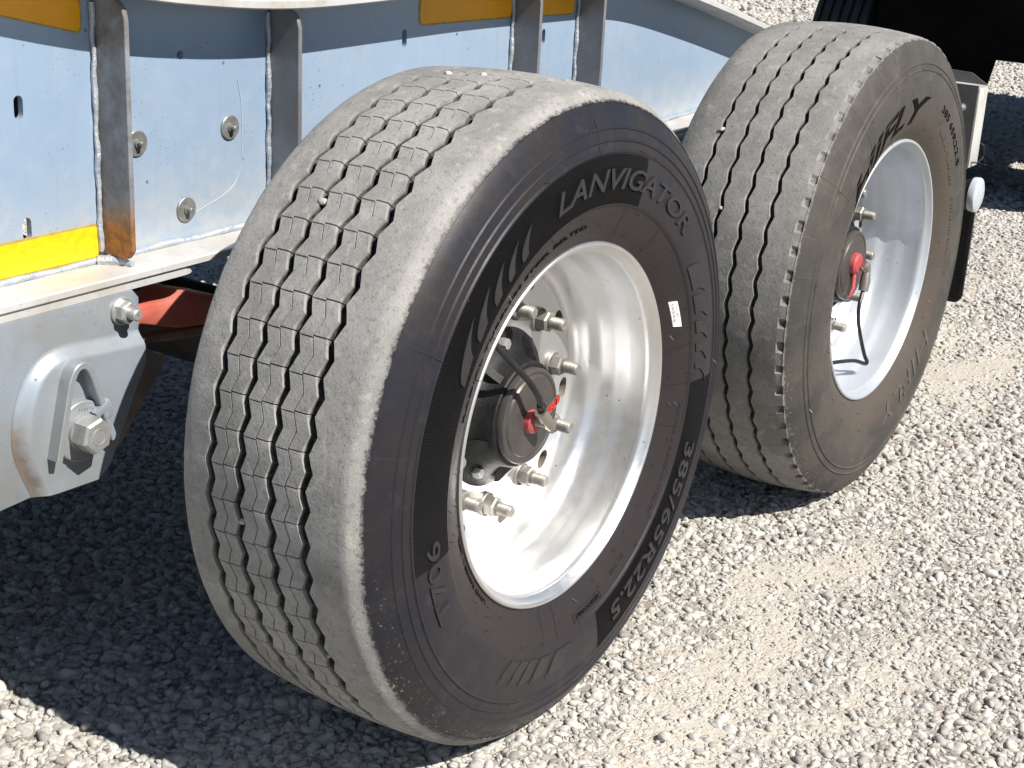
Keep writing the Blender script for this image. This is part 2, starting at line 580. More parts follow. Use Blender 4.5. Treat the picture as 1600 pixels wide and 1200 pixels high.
def sandmask(x, y):
    """0 loose stones .. 1 packed sand"""
    w = .05 * np.sin(7 * x + 2 * np.sin(5 * y)) + .04 * np.sin(13 * x - 9 * y + 1)
    n = .5 + .25 * np.sin(3.1 * x + 1.3 * np.sin(2.9 * y)) + .25 * np.sin(4.3 * y - 2.7 * x + 1.1)
    g = lambda cx_, cy_, sx_, sy_: np.exp(-((x - cx_) / sx_) ** 2 - ((y - cy_ + w) / sy_) ** 2)
    m = 1.0 * g(.55, -.09, .52, .085) + .8 * g(.40, -.36, .40, .13) + .9 * g(3.4, .38, .9, .16) + .8 * g(2.5, .06, .6, .10)
    m = m + .7 * g(.95, -.17, .22, .07) + .6 * g(5.5, .9, 1.2, .3) + .7 * g(.0, -.22, .3, .12)
    far = 1 / (1 + np.exp(-(np.hypot(x, y) - 8)))
    return np.clip(.82 * m * (.45 + .7 * n) + .28 * n * n * n + .25 * far * n, 0, 1)


# ground sheet: fine grid near, stretched cells to the horizon
gx = np.concatenate([-np.geomspace(400, 6, 14), np.linspace(-5, 9, 281), np.geomspace(10, 600, 16)])
gy = np.concatenate([-np.geomspace(400, 6, 14), np.linspace(-5, 9, 281), np.geomspace(10, 600, 16)])
X, Y = np.meshgrid(gx, gy, indexing='ij')
fade = np.exp(-(np.maximum(0, np.hypot(X - 2, Y - 1) - 12) / 8) ** 2)
Z = gheight(X, Y) * fade - .008 * (1 - fade)
ny = len(gy)
gv = np.stack([X.ravel(), Y.ravel(), Z.ravel()], 1)
gf = [(i * ny + j, (i + 1) * ny + j, (i + 1) * ny + j + 1, i * ny + j + 1) for i in range(len(gx) - 1) for j in range(ny - 1)]
gme = bpy.data.meshes.new("ground")
gme.from_pydata(gv.tolist(), [], gf)
gme.polygons.foreach_set("use_smooth", [True] * len(gf))
ga = gme.attributes.new("sand", 'FLOAT', 'POINT')
ga.data.foreach_set("value", sandmask(X, Y).ravel().astype(np.float32))
ground = link("ground", gme, MGROUND)
ground["kind"] = "structure"
ground["label"] = "sandy gravel yard surface under the trailer"

# gravel: loose stones, one object (instanced rocks)
cx, cy = -1.94, -1.11
P, SC = [], []


def scatter(n, rmin, rmax, a0, a1, s0, s1, keep):
    u = rng.random(n)
    r = np.sqrt(rmin ** 2 + u * (rmax ** 2 - rmin ** 2))
    a = np.radians(a0 + rng.random(n) * (a1 - a0))
    x, y = cx + r * np.cos(a), cy + r * np.sin(a)
    sm = sandmask(x, y)
    k = rng.random(n) < (1 - sm * keep)
    x, y, sm = x[k], y[k], sm[k]
    size = np.exp(rng.normal(math.log((s0 * s1) ** .5), .36, len(x)))
    size = np.clip(size, s0, s1) * (1 - .45 * sm) * np.where(x < -.05, 1.08, .95)
    P.append(np.stack([x, y, gheight(x, y) + size * (.10 - .30 * sm)], 1))
    SC.append(size)


scatter(84000, 1.0, 3.6, -8, 92, .0037, .0128, .95)
scatter(110000, 3.6, 7.0, -4, 60, .0052, .0150, .93)
scatter(60000, 7.0, 13.0, 5, 50, .010, .024, .75)
scatter(34000, 13.0, 24.0, 12, 45, .018, .040, .6)
scatter(70000, 1.0, 4.2, -8, 92, .0014, .0042, .25)
P, SC = np.concatenate(P), np.concatenate(SC)
sme = bpy.data.meshes.new("gravel")
sme.from_pydata(P.tolist(), [], [])
at = sme.attributes.new("size", 'FLOAT', 'POINT')
at.data.foreach_set("value", SC.astype(np.float32))
gravel = link("gravel", sme, MSTONE)
gravel["kind"] = "stuff"
gravel["label"] = "loose pale grey gravel stones covering the yard"

ng = bpy.data.node_groups.new("gravel_stones", 'GeometryNodeTree')
ng.interface.new_socket("Geometry", in_out='INPUT', socket_type='NodeSocketGeometry')
ng.interface.new_socket("Geometry", in_out='OUTPUT', socket_type='NodeSocketGeometry')
N = ng.nodes
gi, go = N.new("NodeGroupInput"), N.new("NodeGroupOutput")
tog = N.new("GeometryNodeGeometryToInstance")
for i in range(9):
    ico = N.new("GeometryNodeMeshIcoSphere")
    ico.inputs["Radius"].default_value = 1
    ico.inputs["Subdivisions"].default_value = 3
    pos = N.new("GeometryNodeInputPosition")
    vm = N.new("ShaderNodeVectorMath")
    vm.operation = 'ADD'
    vm.inputs[1].default_value = (i * 7.3, i * 3.1, i * 5.7)
    vo = N.new("ShaderNodeTexVoronoi")
    vo.feature = 'F1'
    vo.inputs["Scale"].default_value = .62
    ng.links.new(pos.outputs[0], vm.inputs[0])
    ng.links.new(vm.outputs[0], vo.inputs["Vector"])
    ma = N.new("ShaderNodeMath")
    ma.operation = 'MULTIPLY_ADD'
    ma.inputs[1].default_value = -1.25
    ma.inputs[2].default_value = 1.65
    ng.links.new(vo.outputs["Distance"], ma.inputs[0])
    vs = N.new("ShaderNodeVectorMath")
    vs.operation = 'SCALE'
    ng.links.new(pos.outputs[0], vs.inputs[0])
    ng.links.new(ma.outputs[0], vs.inputs[3])
    vt = N.new("ShaderNodeVectorMath")
    vt.operation = 'MULTIPLY'
    vt.inputs[1].default_value = (1.15, .72 + .3 * random.random(), .5 + .28 * random.random())
    ng.links.new(vs.outputs[0], vt.inputs[0])
    sp_ = N.new("GeometryNodeSetPosition")
    ng.links.new(ico.outputs["Mesh"], sp_.inputs["Geometry"])
    ng.links.new(vt.outputs[0], sp_.inputs["Position"])
    ss = N.new("GeometryNodeSetShadeSmooth")
    ng.links.new(sp_.outputs[0], ss.inputs[0])
    sm_ = N.new("GeometryNodeSetMaterial")
    sm_.inputs["Material"].default_value = MSTONE
    ng.links.new(ss.outputs[0], sm_.inputs[0])
    ng.links.new(sm_.outputs[0], tog.inputs[0])
iop = N.new("GeometryNodeInstanceOnPoints")
iop.inputs["Pick Instance"].default_value = True
ng.links.new(gi.outputs[0], iop.inputs["Points"])
ng.links.new(tog.outputs[0], iop.inputs["Instance"])
ri = N.new("FunctionNodeRandomValue")
ri.data_type = 'INT'
for s_in in ri.inputs:
    if s_in.type == 'INT' and s_in.name == "Min": s_in.default_value = 0
    if s_in.type == 'INT' and s_in.name == "Max": s_in.default_value = 8
ng.links.new([o for o in ri.outputs if o.type == 'INT'][0], iop.inputs["Instance Index"])
rv = N.new("FunctionNodeRandomValue")
rv.data_type = 'FLOAT_VECTOR'
rv.inputs[0].default_value = (-.6, -.6, 0)
rv.inputs[1].default_value = (.6, .6, 6.28)
rv.inputs["Seed"].default_value = 3
er = N.new("FunctionNodeEulerToRotation")
ng.links.new(rv.outputs[0], er.inputs[0])
ng.links.new(er.outputs[0], iop.inputs["Rotation"])
na = N.new("GeometryNodeInputNamedAttribute")
na.data_type = 'FLOAT'
na.inputs["Name"].default_value = "size"
ng.links.new([o for o in na.outputs if o.type == 'VALUE'][0], iop.inputs["Scale"])
ng.links.new(iop.outputs[0], go.inputs[0])
md = gravel.modifiers.new("scatter", 'NODES')
md.node_group = ng

# ------------------------------------------------------------------ trailer
trailer = thing("low_loader_trailer", "silver blue trailer chassis on two big single wheels, parked on gravel", "trailer")

WEB_Y, FL_Y = .55, .472
TOP = [(-3.2, 1.78), (-1.2, 1.335), (-.69, 1.215), (-.5, 1.171), (-.33, 1.150), (-.2, 1.139), (-.1, 1.137), (.1, 1.141), (.4, 1.146), (.88, 1.141), (1.0, 1.123), (1.12, 1.098), (1.3, 1.058), (1.53, 1.002), (2.0, .885)]
BOT = [(-3.2, .793), (-.3, .793), (.4, .794), (1.1, .803), (1.4, .812), (2.0, .835)]
xs = sorted(set(np.round(np.concatenate([np.linspace(-3.2, 2.0, 53), [p[0] for p in TOP]]), 4)))
tp = [p for p in TOP]
# smooth the top line
tx = np.linspace(-3.2, 2.0, 160)
tz = np.interp(tx, *zip(*TOP))
kern = np.ones(7) / 7
tzs = np.convolve(np.pad(tz, 3, mode='edge'), kern, 'valid')
tzs[:4], tzs[-4:] = tz[:4], tz[-4:]


def ztop(x): return float(np.interp(x, tx, tzs))
def zbot(x): return interp(x, BOT)


# web plate with real slot holes
def web_mesh():
    holes = [(-.62, 1.029, .0075, .016), (-.617, .863, .0075, .016), (-.325, 1.075, .0065, .0065), (.211, 1.062, .0065, .016), (.662, 1.035, .006, .015)]
    me = bpy.data.meshes.new("web_tmp")
    mb = MB()
    poly = [(x, zbot(x)) for x in tx] + [(x, ztop(x)) for x in tx[::-1]]
    mb.prism(poly, WEB_Y, WEB_Y + .010)
    me.from_pydata(mb.v, [], mb.f)
    fix(me, False)
    o = bpy.data.objects.new("web_tmp", me)
    COL.objects.link(o)
    cm = bpy.data.meshes.new("cut_tmp")
    cb = MB()
    for (x, z, hw, hh) in holes:
        pts = []
        st = max(0, hh - hw)
        for k in range(12):
            a = PI * k / 11
            pts.append((x + hw * math.cos(a), z + st + hw * math.sin(a)))
        for k in range(12):
            a = PI + PI * k / 11
            pts.append((x + hw * math.cos(a), z - st + hw * math.sin(a)))
        out = []
        for p in pts:
            if not out or (abs(p[0] - out[-1][0]) + abs(p[1] - out[-1][1])) > 1e-5: out.append(p)
        cb.prism(out, WEB_Y - .02, WEB_Y + .03)
    cm.from_pydata(cb.v, [], cb.f)
    fix(cm, False)
    co = bpy.data.objects.new("cut_tmp", cm)
    COL.objects.link(co)
    b = o.modifiers.new("b", 'BOOLEAN')
    b.operation, b.object, b.solver = 'DIFFERENCE', co, 'EXACT'
    dg = bpy.context.evaluated_depsgraph_get()
    res = bpy.data.meshes.new_from_object(o.evaluated_get(dg))
    bpy.data.objects.remove(o)
    bpy.data.objects.remove(co)
    res.name = "chassis_beam"
    return res


wm = web_mesh()
wm.materials.clear()
beam = link("chassis_beam", wm, MPANEL, trailer)


def strip_along(zf, y0, y1, t0, t1, x0, x1, n=140, bev=.002):
    """flat bar following zf(x): z from zf+t0 to zf+t1, with rounded edges"""
    sec = []
    for (yy, tt, sy, st) in ((y0, t0, 1, 1), (y1, t0, -1, 1), (y1, t1, -1, -1), (y0, t1, 1, -1)):
        a, b = (yy + sy * bev, tt), (yy, tt + st * bev)
        sec += [b, a] if (sy * st > 0) else [a, b]
    v, fc = [], []
    X_ = np.linspace(x0, x1, n)
    for x in X_:
        z = zf(x)
        for (y, t) in sec: v.append((x, y, z + t))
    m = len(sec)
    for i in range(n - 1):
        for k in range(m):
            fc.append((i * m + k, i * m + (k + 1) % m, (i + 1) * m + (k + 1) % m, (i + 1) * m + k))
    fc += [tuple(range(m)), tuple(range((n - 1) * m, n * m))]
    return MB().add(v, fc)


strip_along(ztop, FL_Y, FL_Y + .15, 0, .014, -3.2, 2.0).build("top_flange", MFLANGE, beam)
strip_along(zbot, FL_Y, FL_Y + .15, -.012, 0, -3.2, 2.0).build("bottom_flange", MFLANGE, beam)
# weld run along the bottom of the web
wp = [(x, WEB_Y - .003 + .001 * math.sin(x * 31), zbot(x) + .003 + .0012 * math.sin(x * 47)) for x in np.linspace(-3.2, 2.0, 300)]
MB().tube(wp, [.0050 + .0004 * math.sin(i * 1.9) for i in range(300)], 8).build("weld_seam", MWELD, beam)

# stiffener ribs: plates across the flange, with a rounded top front corner and a clipped foot
for (x, low) in ((-.484, .806), (-.132, zbot(-.132) + .001), (.552, zbot(.552) + .001), (.79, zbot(.79) + .001)):
    zt, zb = ztop(x) - .0015, low
    yf, yb = .4865, WEB_Y - .0005
    t = .0042
    pr = [(yb, zb), (yf + .010, zb), (yf, zb + .012), (yf, zt - .03), (yf + .004, zt - .014), (yf + .012, zt - .006), (yf + .03, zt), (yb, zt)]
    bm = bmesh.new()
    a = [bm.verts.new((x - t, y, z)) for y, z in pr]
    b = [bm.verts.new((x + t, y, z)) for y, z in pr]
    bm.faces.new(a); bm.faces.new(b[::-1])
    for i in range(len(pr)):
        bm.faces.new((a[i], b[i], b[(i + 1) % len(pr)], a[(i + 1) % len(pr)]))
    bmesh.ops.recalc_face_normals(bm, faces=bm.faces)
    bmesh.ops.bevel(bm, geom=bm.edges[:], offset=.0012, segments=1, affect='EDGES')
    me = bpy.data.meshes.new("stiffener_rib")
    bm.to_mesh(me); bm.free()
    fix(me, True, 40)
    link("stiffener_rib", me, MBOUNCE if x < -.4 else MRIB, beam)
    zz = np.linspace(zb + .004, zt - .01, 70)
    MB().tube([(x - t - .004 + .0005 * math.sin(z * 140), WEB_Y - .004 + .001 * math.sin(z * 97), z) for z in zz],
              [.0038 + .0003 * math.sin(i * 1.7) + .0006 * math.sin(i * .31) for i in range(70)], 8).build("weld_seam", MWELD, beam)
# chipped weld blob at the foot of the first rib
MB().tube([(-.50, .545, .797), (-.487, .53, .797), (-.478, .512, .797), (-.478, .498, .797)], [.008, .009, .007, .004], 8).build("weld_seam", MWELD, beam)


def rrect(x0, x1, z0, z1, r, skew=0.0, open_left=False):
    out = []
    for (cx_, cz_, a0) in ((x1 - r, z1 - r, 0), (x0 + r, z1 - r, 90), (x0 + r, z0 + r, 180), (x1 - r, z0 + r, 270)):
        for k in range(6):
            a = rad(a0 + 90 * k / 5)
            out.append((cx_ + r * math.cos(a), cz_ + r * math.sin(a)))
    return [(x, z + skew * (x - x1)) for x, z in out]


def tape(x0, x1, z0, z1, skew=0.0, r=.012, m=None):
    o = MB().prism(rrect(x0, x1, z0, z1, r, skew), WEB_Y - .0012, WEB_Y + .001).build("reflector_tape", MYELE, beam)
    e = .0035
    MB().prism(rrect(x0 + e, x1 - e, z0 + e, z1 - e, r - .002, skew), WEB_Y - .0019, WEB_Y - .0011).build("reflector_tape", m or MYEL, beam)


tape(-.90, -.490, .799, .851, .0)
tape(-.92, -.508, 1.117, 1.168, -.235, m=MORG)
tape(.250, .545, 1.078, 1.129, -.01, m=MORG)
tape(.560, .772, 1.072, 1.123, -.02, m=MORG)

# penny washers with bolt ends on the web
for (x, z) in ((-.416, .956), (-.225, .957), (-.321, .843)):
    w = MB()
    w.lathe([(WEB_Y - .001, .0005), (WEB_Y - .0035, .0005), (WEB_Y - .0035, .018), (WEB_Y - .0025, .0193), (WEB_Y - .0005, .0193)], (x, 0, z), 28)
    wo_ = w.build("penny_washer", MWASH, beam)
    b = MB()
    b.lathe([(WEB_Y - .0035, .0075), (WEB_Y - .0065, .007), (WEB_Y - .0065, .0045), (WEB_Y - .014, .0042), (WEB_Y - .015, .0033), (WEB_Y - .015, .0003)], (x, 0, z), 14)
    b.build("bolt", MWASH, beam)

sc = catmull([(-.206, .5492, 1.03), (-.198, .5492, .98), (-.200, .5492, .90), (-.225, .5492, .86), (-.30, .5492, .835)], 10)
MB().tube(sc, .0006, 4).build("paint_scratch", MPANELS, beam)

# ------------------------------------------------------------------ suspension hanger
HY = .475
hp = [(-3.1, .768), (-.50, .768), (-.489, .755), (-.489, .718), (-.509, .628), (-.562, .526), (-.585, .507), (-.683, .512), (-.75, .508), (-.95, .49), (-1.3, .49), (-1.6, .60), (-3.1, .70)]
hanger = MB().prism(hp, HY, HY + .012, .002).build("suspension_hanger", MHANG, trailer)
rg = [(-.4925, .708), (-.56, .7125), (-.642, .717), (-.686, .697), (-.714, .650), (-.723, .595), (-.712, .552), (-.6955, .513)]
rg = catmull(rg, 6)
R_ = np.array(rg)
tan_ = np.gradient(R_, axis=0)
tan_ /= np.linalg.norm(tan_, axis=1)[:, None]
nrm = np.stack([-tan_[:, 1], tan_[:, 0]], 1)   # towards the inside of the panel
hh, ww, L = .014, .023, 8
v, fc = [], []
for kx in range(L + 1):
    t = kx / L
    yy = HY - .0006 - hh * (t * t * (3 - 2 * t))
    off = R_ + nrm * ww * t
    # keep the ends on the plate outline
    off[0] = (-.4925, R_[0, 1] - ww * t)
    off[-1] = (R_[-1, 0] + ww * t, .5115)
    for (x, z) in off: v.append((x, yy, z))
n = len(R_)
for kx in range(L):
    for i in range(n - 1):
        fc.append((kx * n + i, kx * n + i + 1, (kx + 1) * n + i + 1, (kx + 1) * n + i))
o0 = len(v)
out = [(-.66, .5105), (-.587, .5085), (-.564, .528), (-.511, .629), (-.4925, .66)]
for (x, z) in out: v.append((x, HY - .0006 - hh, z))
fc.append(tuple(L * n + i for i in range(n)) + tuple(range(o0, o0 + len(out))))
o1 = len(v)
side = [v[L * n + n - 1]] + [v[o0 + i] for i in range(len(out))] + [v[L * n]]
for p in side: v.append((p[0], HY, p[2]))
idx = [L * n + n - 1] + list(range(o0, o0 + len(out))) + [L * n]
for i in range(len(idx) - 1):
    fc.append((idx[i], idx[i + 1], o1 + i + 1, o1 + i))
mesh("pressed_panel", v, fc, MRIDGE, hanger, None, True, 50)
PF = HY - .0006 - hh
# mounting plate under the flange, rounded end
pp = [(-3.1, .4765), (-3.1, .62), (-.40, .62)]
for k in range(9):
    a = rad(90 - 180 * k / 8)
    pp.append((-.395 + .030 * math.cos(a) , .5065 + .030 * math.sin(a)))
v = [(x, y, .7685) for x, y in pp] + [(x, y, .7805) for x, y in pp]
n = len(pp)
mesh("mounting_plate", v, [tuple(range(n)), tuple(range(2 * n - 1, n - 1, -1))] + [(i, (i + 1) % n, n + (i + 1) % n, n + i) for i in range(n)], MFLANGE, hanger)
# inverted V guide bar
bar = [(-.672, .566), (-.645, .672), (-.636, .688), (-.625, .693), (-.614, .687), (-.606, .672), (-.574, .572)]
bar = [bar[0]] + catmull(bar[1:-1], 4) + [bar[-1]]
B = np.array(bar)
tb = np.gradient(B, axis=0)
tb /= np.linalg.norm(tb, axis=1)[:, None]
nb = np.stack([-tb[:, 1], tb[:, 0]], 1)
v, fc = [], []
for i in range(len(B)):
    for (s_, yy) in ((.005, PF + .001), (.005, PF - .020), (.0035, PF - .0215), (-.0035, PF - .0215), (-.005, PF - .020), (-.005, PF + .001)):
        q = B[i] + nb[i] * s_
        v.append((q[0], yy, q[1]))
for i in range(len(B) - 1):
    for k in range(5): fc.append((i * 6 + k, i * 6 + k + 1, i * 6 + 7 + k, i * 6 + 6 + k))
fc += [tuple(range(6)), tuple(range((len(B) - 1) * 6, len(B) * 6))]
mesh("guide_bar", v, fc, MHANG, hanger)
PX, PZ = -.621, .594
MB().lathe([(PF, .0440), (PF - .009, .0440), (PF - .0105, .0425), (PF - .0105, .027), (PF - .015, .0255), (PF - .015, .001)], (PX, 0, PZ), 48).build("eccentric_washer", MHANG, hanger)
hb = MB().hexa((PX, 0, PZ), .0265, PF - .043, PF - .0148, .004, .25)
hb.build("pivot_bolt", MZINC, hanger, None, True, 25)
MB().lathe([(PF - .0432, .0125), (PF - .0437, .0122), (PF - .0437, .0108), (PF - .0432, .0105)], (PX, 0, PZ), 24).build("bolt_ring_mark", MZINC, hanger)
for (dx, dz) in ((-.010, -.013), (-.004, -.015), (.008, .013), (.013, .010)):
    MB().box((PX + dx - .0012, PF - .0437, PZ + dz - .003), (PX + dx + .0012, PF - .0428, PZ + dz + .003)).build("bolt_head_mark", MZINC, hanger)
MB().prism([(PX + .012, PZ + .026), (PX + .038, PZ + .040), (PX + .044, PZ + .034), (PX + .044, PZ + .014), (PX + .032, PZ + .012), (PX + .034, PZ + .026), (PX + .018, PZ + .016)], PF - .023, PF - .010, .002).build("locking_tab", MHANG, hanger)
mk = MB()
for i in range(6):
    mk.box((PX - .006 + i * .0045, PF - .0118, PZ + .0315 - .0003 * i), (PX - .0035 + i * .0045, PF - .0100, PZ + .0345 - .0003 * i))
mk.build("stamped_mark", MHANG, hanger)
# top stud with nut at the hanger corner, set in a rounded notch plate
SX, SZ = -.523, .742
MB().lathe([(HY, .020), (HY - .004, .020), (HY - .005, .019), (HY - .005, .001)], (SX, 0, SZ), 24).build("washer", MZINC, hanger)
MB().hexa((SX, 0, SZ), .0165, HY - .020, HY - .0045, .003, .4).build("nut", MZINC, hanger, None, True, 25)
MB().lathe([(HY - .018, .0085), (HY - .034, .0085), (HY - .0355, .007), (HY - .0355, .001)], (SX, 0, SZ), 18).build("stud", MZINC, hanger)
# inner cheek of the hanger, seen past its edge
MB().prism([(-0.9234, 0.7462), (-0.541, 0.7462), (-0.4943, 0.6669), (-0.4635, 0.6571), (-0.4477, 0.6562), (-0.4346, 0.651), (-0.415, 0.6417), (-0.4104, 0.6296), (-0.5036, 0.5223), (-0.9234, 0.5036)], 0.5081, 0.5181, .002).build("inner_cheek", MRUST, hanger)

# the frame stands a little further in and larger than the measured sketch above
FIT = Matrix(((1.072, 0, 0, .1399), (0, 1.072, 0, .0803), (0, 0, 1.072, -.0999), (0, 0, 0, 1)))
for root in (beam, hanger):
    for o in [root] + list(root.children):
        o.data.transform(FIT)

# ------------------------------------------------------------------ arms, axles, frame under the trailer
MB().prism([(-.60, .60), (-.46, .668), (-.36, .6825), (-.327, .6815), (-.292, .678), (-.277, .680), (-.264, .6865), (-.248, .683), (-.24, .679), (-.179, .660), (-.05, .61), (.06, .57), (.07, .50), (-.04, .52), (-.14, .59), (-.20, .617), (-.269, .6255), (-.293, .633), (-.352, .651), (-.46, .64), (-.60, .55)], .62, .70, .006).build("trailing_arm", MARM, trailer)
MB().prism([(-.60, .56), (-.46, .605), (-.335, .618), (-.297, .614), (-.25, .610), (-.15, .60), (-.05, .57), (-.05, .55), (-.15, .583), (-.27, .597), (-.302, .603), (-.338, .603), (-.46, .59), (-.60, .535)], .65, .69, .003).build("lower_arm", MRUST, trailer)
WX = [0.0, 1.31286]
WY = [0.0, -.0172]
ZC = .525
for x in WX:
    MB().lathe([(.26, .0005), (.26, .075), (1.95, .075), (1.95, .0005)], (x, 0, ZC), 24).build("axle", MSOOT, trailer)
    MB().lathe([(.204, .10), (.204, .228), (.225, .228), (.225, .205), (.43, .205), (.43, .12)], (x, 0, ZC), 40).build("brake_drum", MSOOT, trailer)
MB().box((-3.2, 1.62, .78), (1.75, 1.78, 1.08), .01).build("side_rail", MSOOT, trailer)
MB().box((-3.2, .76, 1.02), (1.1, 2.1, 1.06), .004).build("deck_plate", MSOOT, trailer)
for x in (-2.6, -1.9, -1.2, -.35, .35, .95, 1.5):
    MB().box((x - .04, .76, .84), (x + .04, 1.615, 1.0), .006).build("cross_member", MSOOT, trailer)
MB().lathe([(.60, .001), (.60, .13), (.63, .15), (.72, .15), (.75, .13), (.75, .001)], (.33, 0, .60), 32).build("air_spring", MFLAP, trailer)
MB().lathe([(.62, .001), (.62, .09), (.90, .09), (.90, .001)], (.62, 0, .68), 24).build("brake_chamber", MSOOT, trailer)
# second hanger, mostly behind the first wheel
MB().prism([(.85, .70), (1.17, .70), (1.17, .62), (1.10, .43), (.95, .41), (.85, .50)], .60, .612, .002).build("suspension_hanger", MHANG, trailer)


# ------------------------------------------------------------------ tyres
def snoise(x, seed):
    r = random.Random(seed)
    s = 0
    for k in range(1, 9):
        s = s + math.pow(k, -.5) * np.sin(x * k * r.randint(3, 29) + r.random() * 6.28)
    return s / 4


def tri(p):
    p = p % 1.0
    return np.where(p < .5, 1 - 4 * p, -3 + 4 * p)


# outer sidewall profile (depth y, radius), bead to shoulder
SIDE1 = [(.050, .286), (.043, .2935), (.0395, .300), (.033, .310), (.0255, .326), (.019, .343), (.0145, .357), (.0118, .3597), (.0110, .361), (.0100, .364), (.0085, .380), (.0080, .400), (.0086, .420), (.0112, .4395), (.0096, .4415), (.0096, .4435), (.0122, .4455),
         (.0138, .4560), (.0122, .4578), (.0122, .4592), (.0146, .4610), (.0180, .4740), (.0166, .4756), (.0168, .4768), (.0192, .4786), (.0262, .493), (.034, .505), (.0385, .5105), (.0378, .5122), (.0425, .5160)]
SIDE2 = [(.050, .286), (.043, .2935), (.0395, .300), (.031, .312), (.022, .328), (.016, .345), (.0125, .362), (.0105, .380), (.0098, .400), (.0105, .420), (.0128, .438), (.0155, .450), (.0140, .4518), (.0142, .4535), (.0168, .4555),
         (.0182, .4640), (.0168, .4658), (.0170, .4675), (.0196, .4695), (.0225, .480), (.0285, .495), (.0345, .506), (.0400, .514)]


def build_tyre(name, mat, parent, side, pitches, phase, centers, gw, depth, amp, sipes, crown_k, rcrown, y0, y1, notch=False):
    ps = [-.022, 0, .022, .030, .052, .074, .12, .20, .30, .40, .50, .60, .70, .80, .90]
    th = np.array([(i + p) for i in range(pitches) for p in ps]) / pitches * 2 * PI + phase
    pfr = np.array([p for i in range(pitches) for p in ps])
    nt = len(th)
    st = []          # each: (y array, r array)
    one = np.ones(nt)
    crown = lambda y: rcrown - crown_k * (y - (y0 + y1) / 2) ** 2
    for (y, r) in side: st.append((y * one, r * one))
    t0 = len(st)
    jag = .0022 * snoise(th, 5)
    ye = y0 + jag * .6
    if notch:
        # square notches in the shoulder edge
        nn = ((th * 66 / (2 * PI)) % 1.0) < .36
        wear = np.clip((np.degrees(th) % 360 - 135) / 60, 0, 1)
        dep = np.where(nn, .0058 * (.62 + .38 * wear * wear * (3 - 2 * wear)), 0) * (1 + .25 * snoise(th * 9, 12))
        st.append((y0 - .010 + 0 * one, .5175 - dep * .4))
        st.append((y0 - .0085 + 0 * one, crown(y0) - .0035 - dep))
        st.append((y0 + .003 + jag * .4, crown(y0 + .002) - dep * .8))
        st.append((y0 + .0055 + jag * .4, crown(y0 + .0055) * one))
    else:
        st.append((ye - .003, crown(y0) - .0062 + jag * .7))
        st.append((ye + .001, crown(y0) - .0024 + jag * .5))
        st.append((ye + .0065, crown(y0 + .0065) - .0003 + jag * .25))
    for q in np.linspace(y0 + .014, centers[0] - gw / 2 - amp - .006, 4): st.append((q * one, crown(q) * one))
    T = tri(pfr)
    T2 = tri(pfr - .03)
    for gi_, c in enumerate(centers):
        wob = .0009 * snoise(th * 1.7, 31 + gi_)
        e1 = c - gw / 2 + amp * T + wob
        e2 = c + gw / 2 + amp * T + wob
        b1 = e1 + .0008
        b2 = np.maximum(e2 - .0010 - .0062 * np.clip(T, 0, 1) ** 2, b1 + gw * .25)
        d = depth * (1 + .12 * snoise(th * 2.3, 77 + gi_))
        st.append((e1, crown(e1)))
        lat = np.zeros(nt)
        st.append((b1, crown(b1) - d))
        st.append((b2, crown(b2) - d))
        e2r = crown(e2) - .0012 * (T > 0) * T
        is_last = gi_ == len(centers) - 1
        L_half = np.where(np.abs(pfr) < 1e-6, .0060, 0) if (sipes and not is_last) else 0
        R_half = np.where(np.abs(pfr - .052) < 1e-6, .0060, 0) if (sipes and not is_last) else 0
        st.append((e2, e2r - L_half))
        if not is_last:
            cn = centers[gi_ + 1]
            if sipes:
                m = (c + cn) / 2 + amp * T - .0005
                q = (e2 + m) / 2
                st.append((q, crown(q) - L_half))
                st.append((m - .0012, crown(m) - L_half))
                st.append((m, crown(m) - .0065))
                st.append((m + .0012, crown(m) - R_half))
                q = (m + cn - gw / 2 + amp * T) / 2
                st.append((q, crown(q) - R_half))
                # the groove edge that follows is shared with the sipe
                R_next = R_half
            else:
                for fr in (.33, .66):
                    q = e2 * (1 - fr) + fr * (cn - gw / 2 + amp * T)
                    st.append((q, crown(q)))
    for q in np.linspace(centers[-1] + gw / 2 + amp + .008, y1 - .004, 3): st.append((q * one, crown(q) * one))
    st.append((y1 + jag * .3, crown(y1) - .0015))
    t1 = len(st)
    W = y0 + y1
    for (y, r) in [(.0425, .5160), (.034, .505), (.0195, .478), (.010, .43), (.009, .38), (.019, .343), (.0395, .300), (.050, .286)]:
        st.append(((W - y) * one, r * one))
    Y_ = np.stack([s[0] + 0 * one for s in st], 1)
    R2 = np.stack([s[1] + 0 * one for s in st], 1)
    # tyre flattened a little on the ground
    Xv = R2 * np.cos(th)[:, None]
    Zv = R2 * np.sin(th)[:, None]
    lim = -.5265
    Zv = np.where(Zv < lim, lim + (Zv - lim) * .25, Zv)
    verts = np.stack([Xv, Y_, Zv], 2).reshape(-1, 3)
    m = Y_.shape[1]
    ii, jj = np.meshgrid(np.arange(nt), np.arange(m - 1), indexing='ij')
    a = ii * m + jj
    b = ((ii + 1) % nt) * m + jj
    F = np.stack([a, b, b + 1, a + 1], -1).reshape(-1, 4)
    me = bpy.data.meshes.new(name)
    me.from_pydata(verts.tolist(), [], F.tolist())
    fix(me, True, 24)
    return link(name, me, mat, parent)


def yprof(side, r):
    rs = [p[1] for p in side]
    ys = [p[0] for p in side]
    return float(np.interp(r, rs, ys))


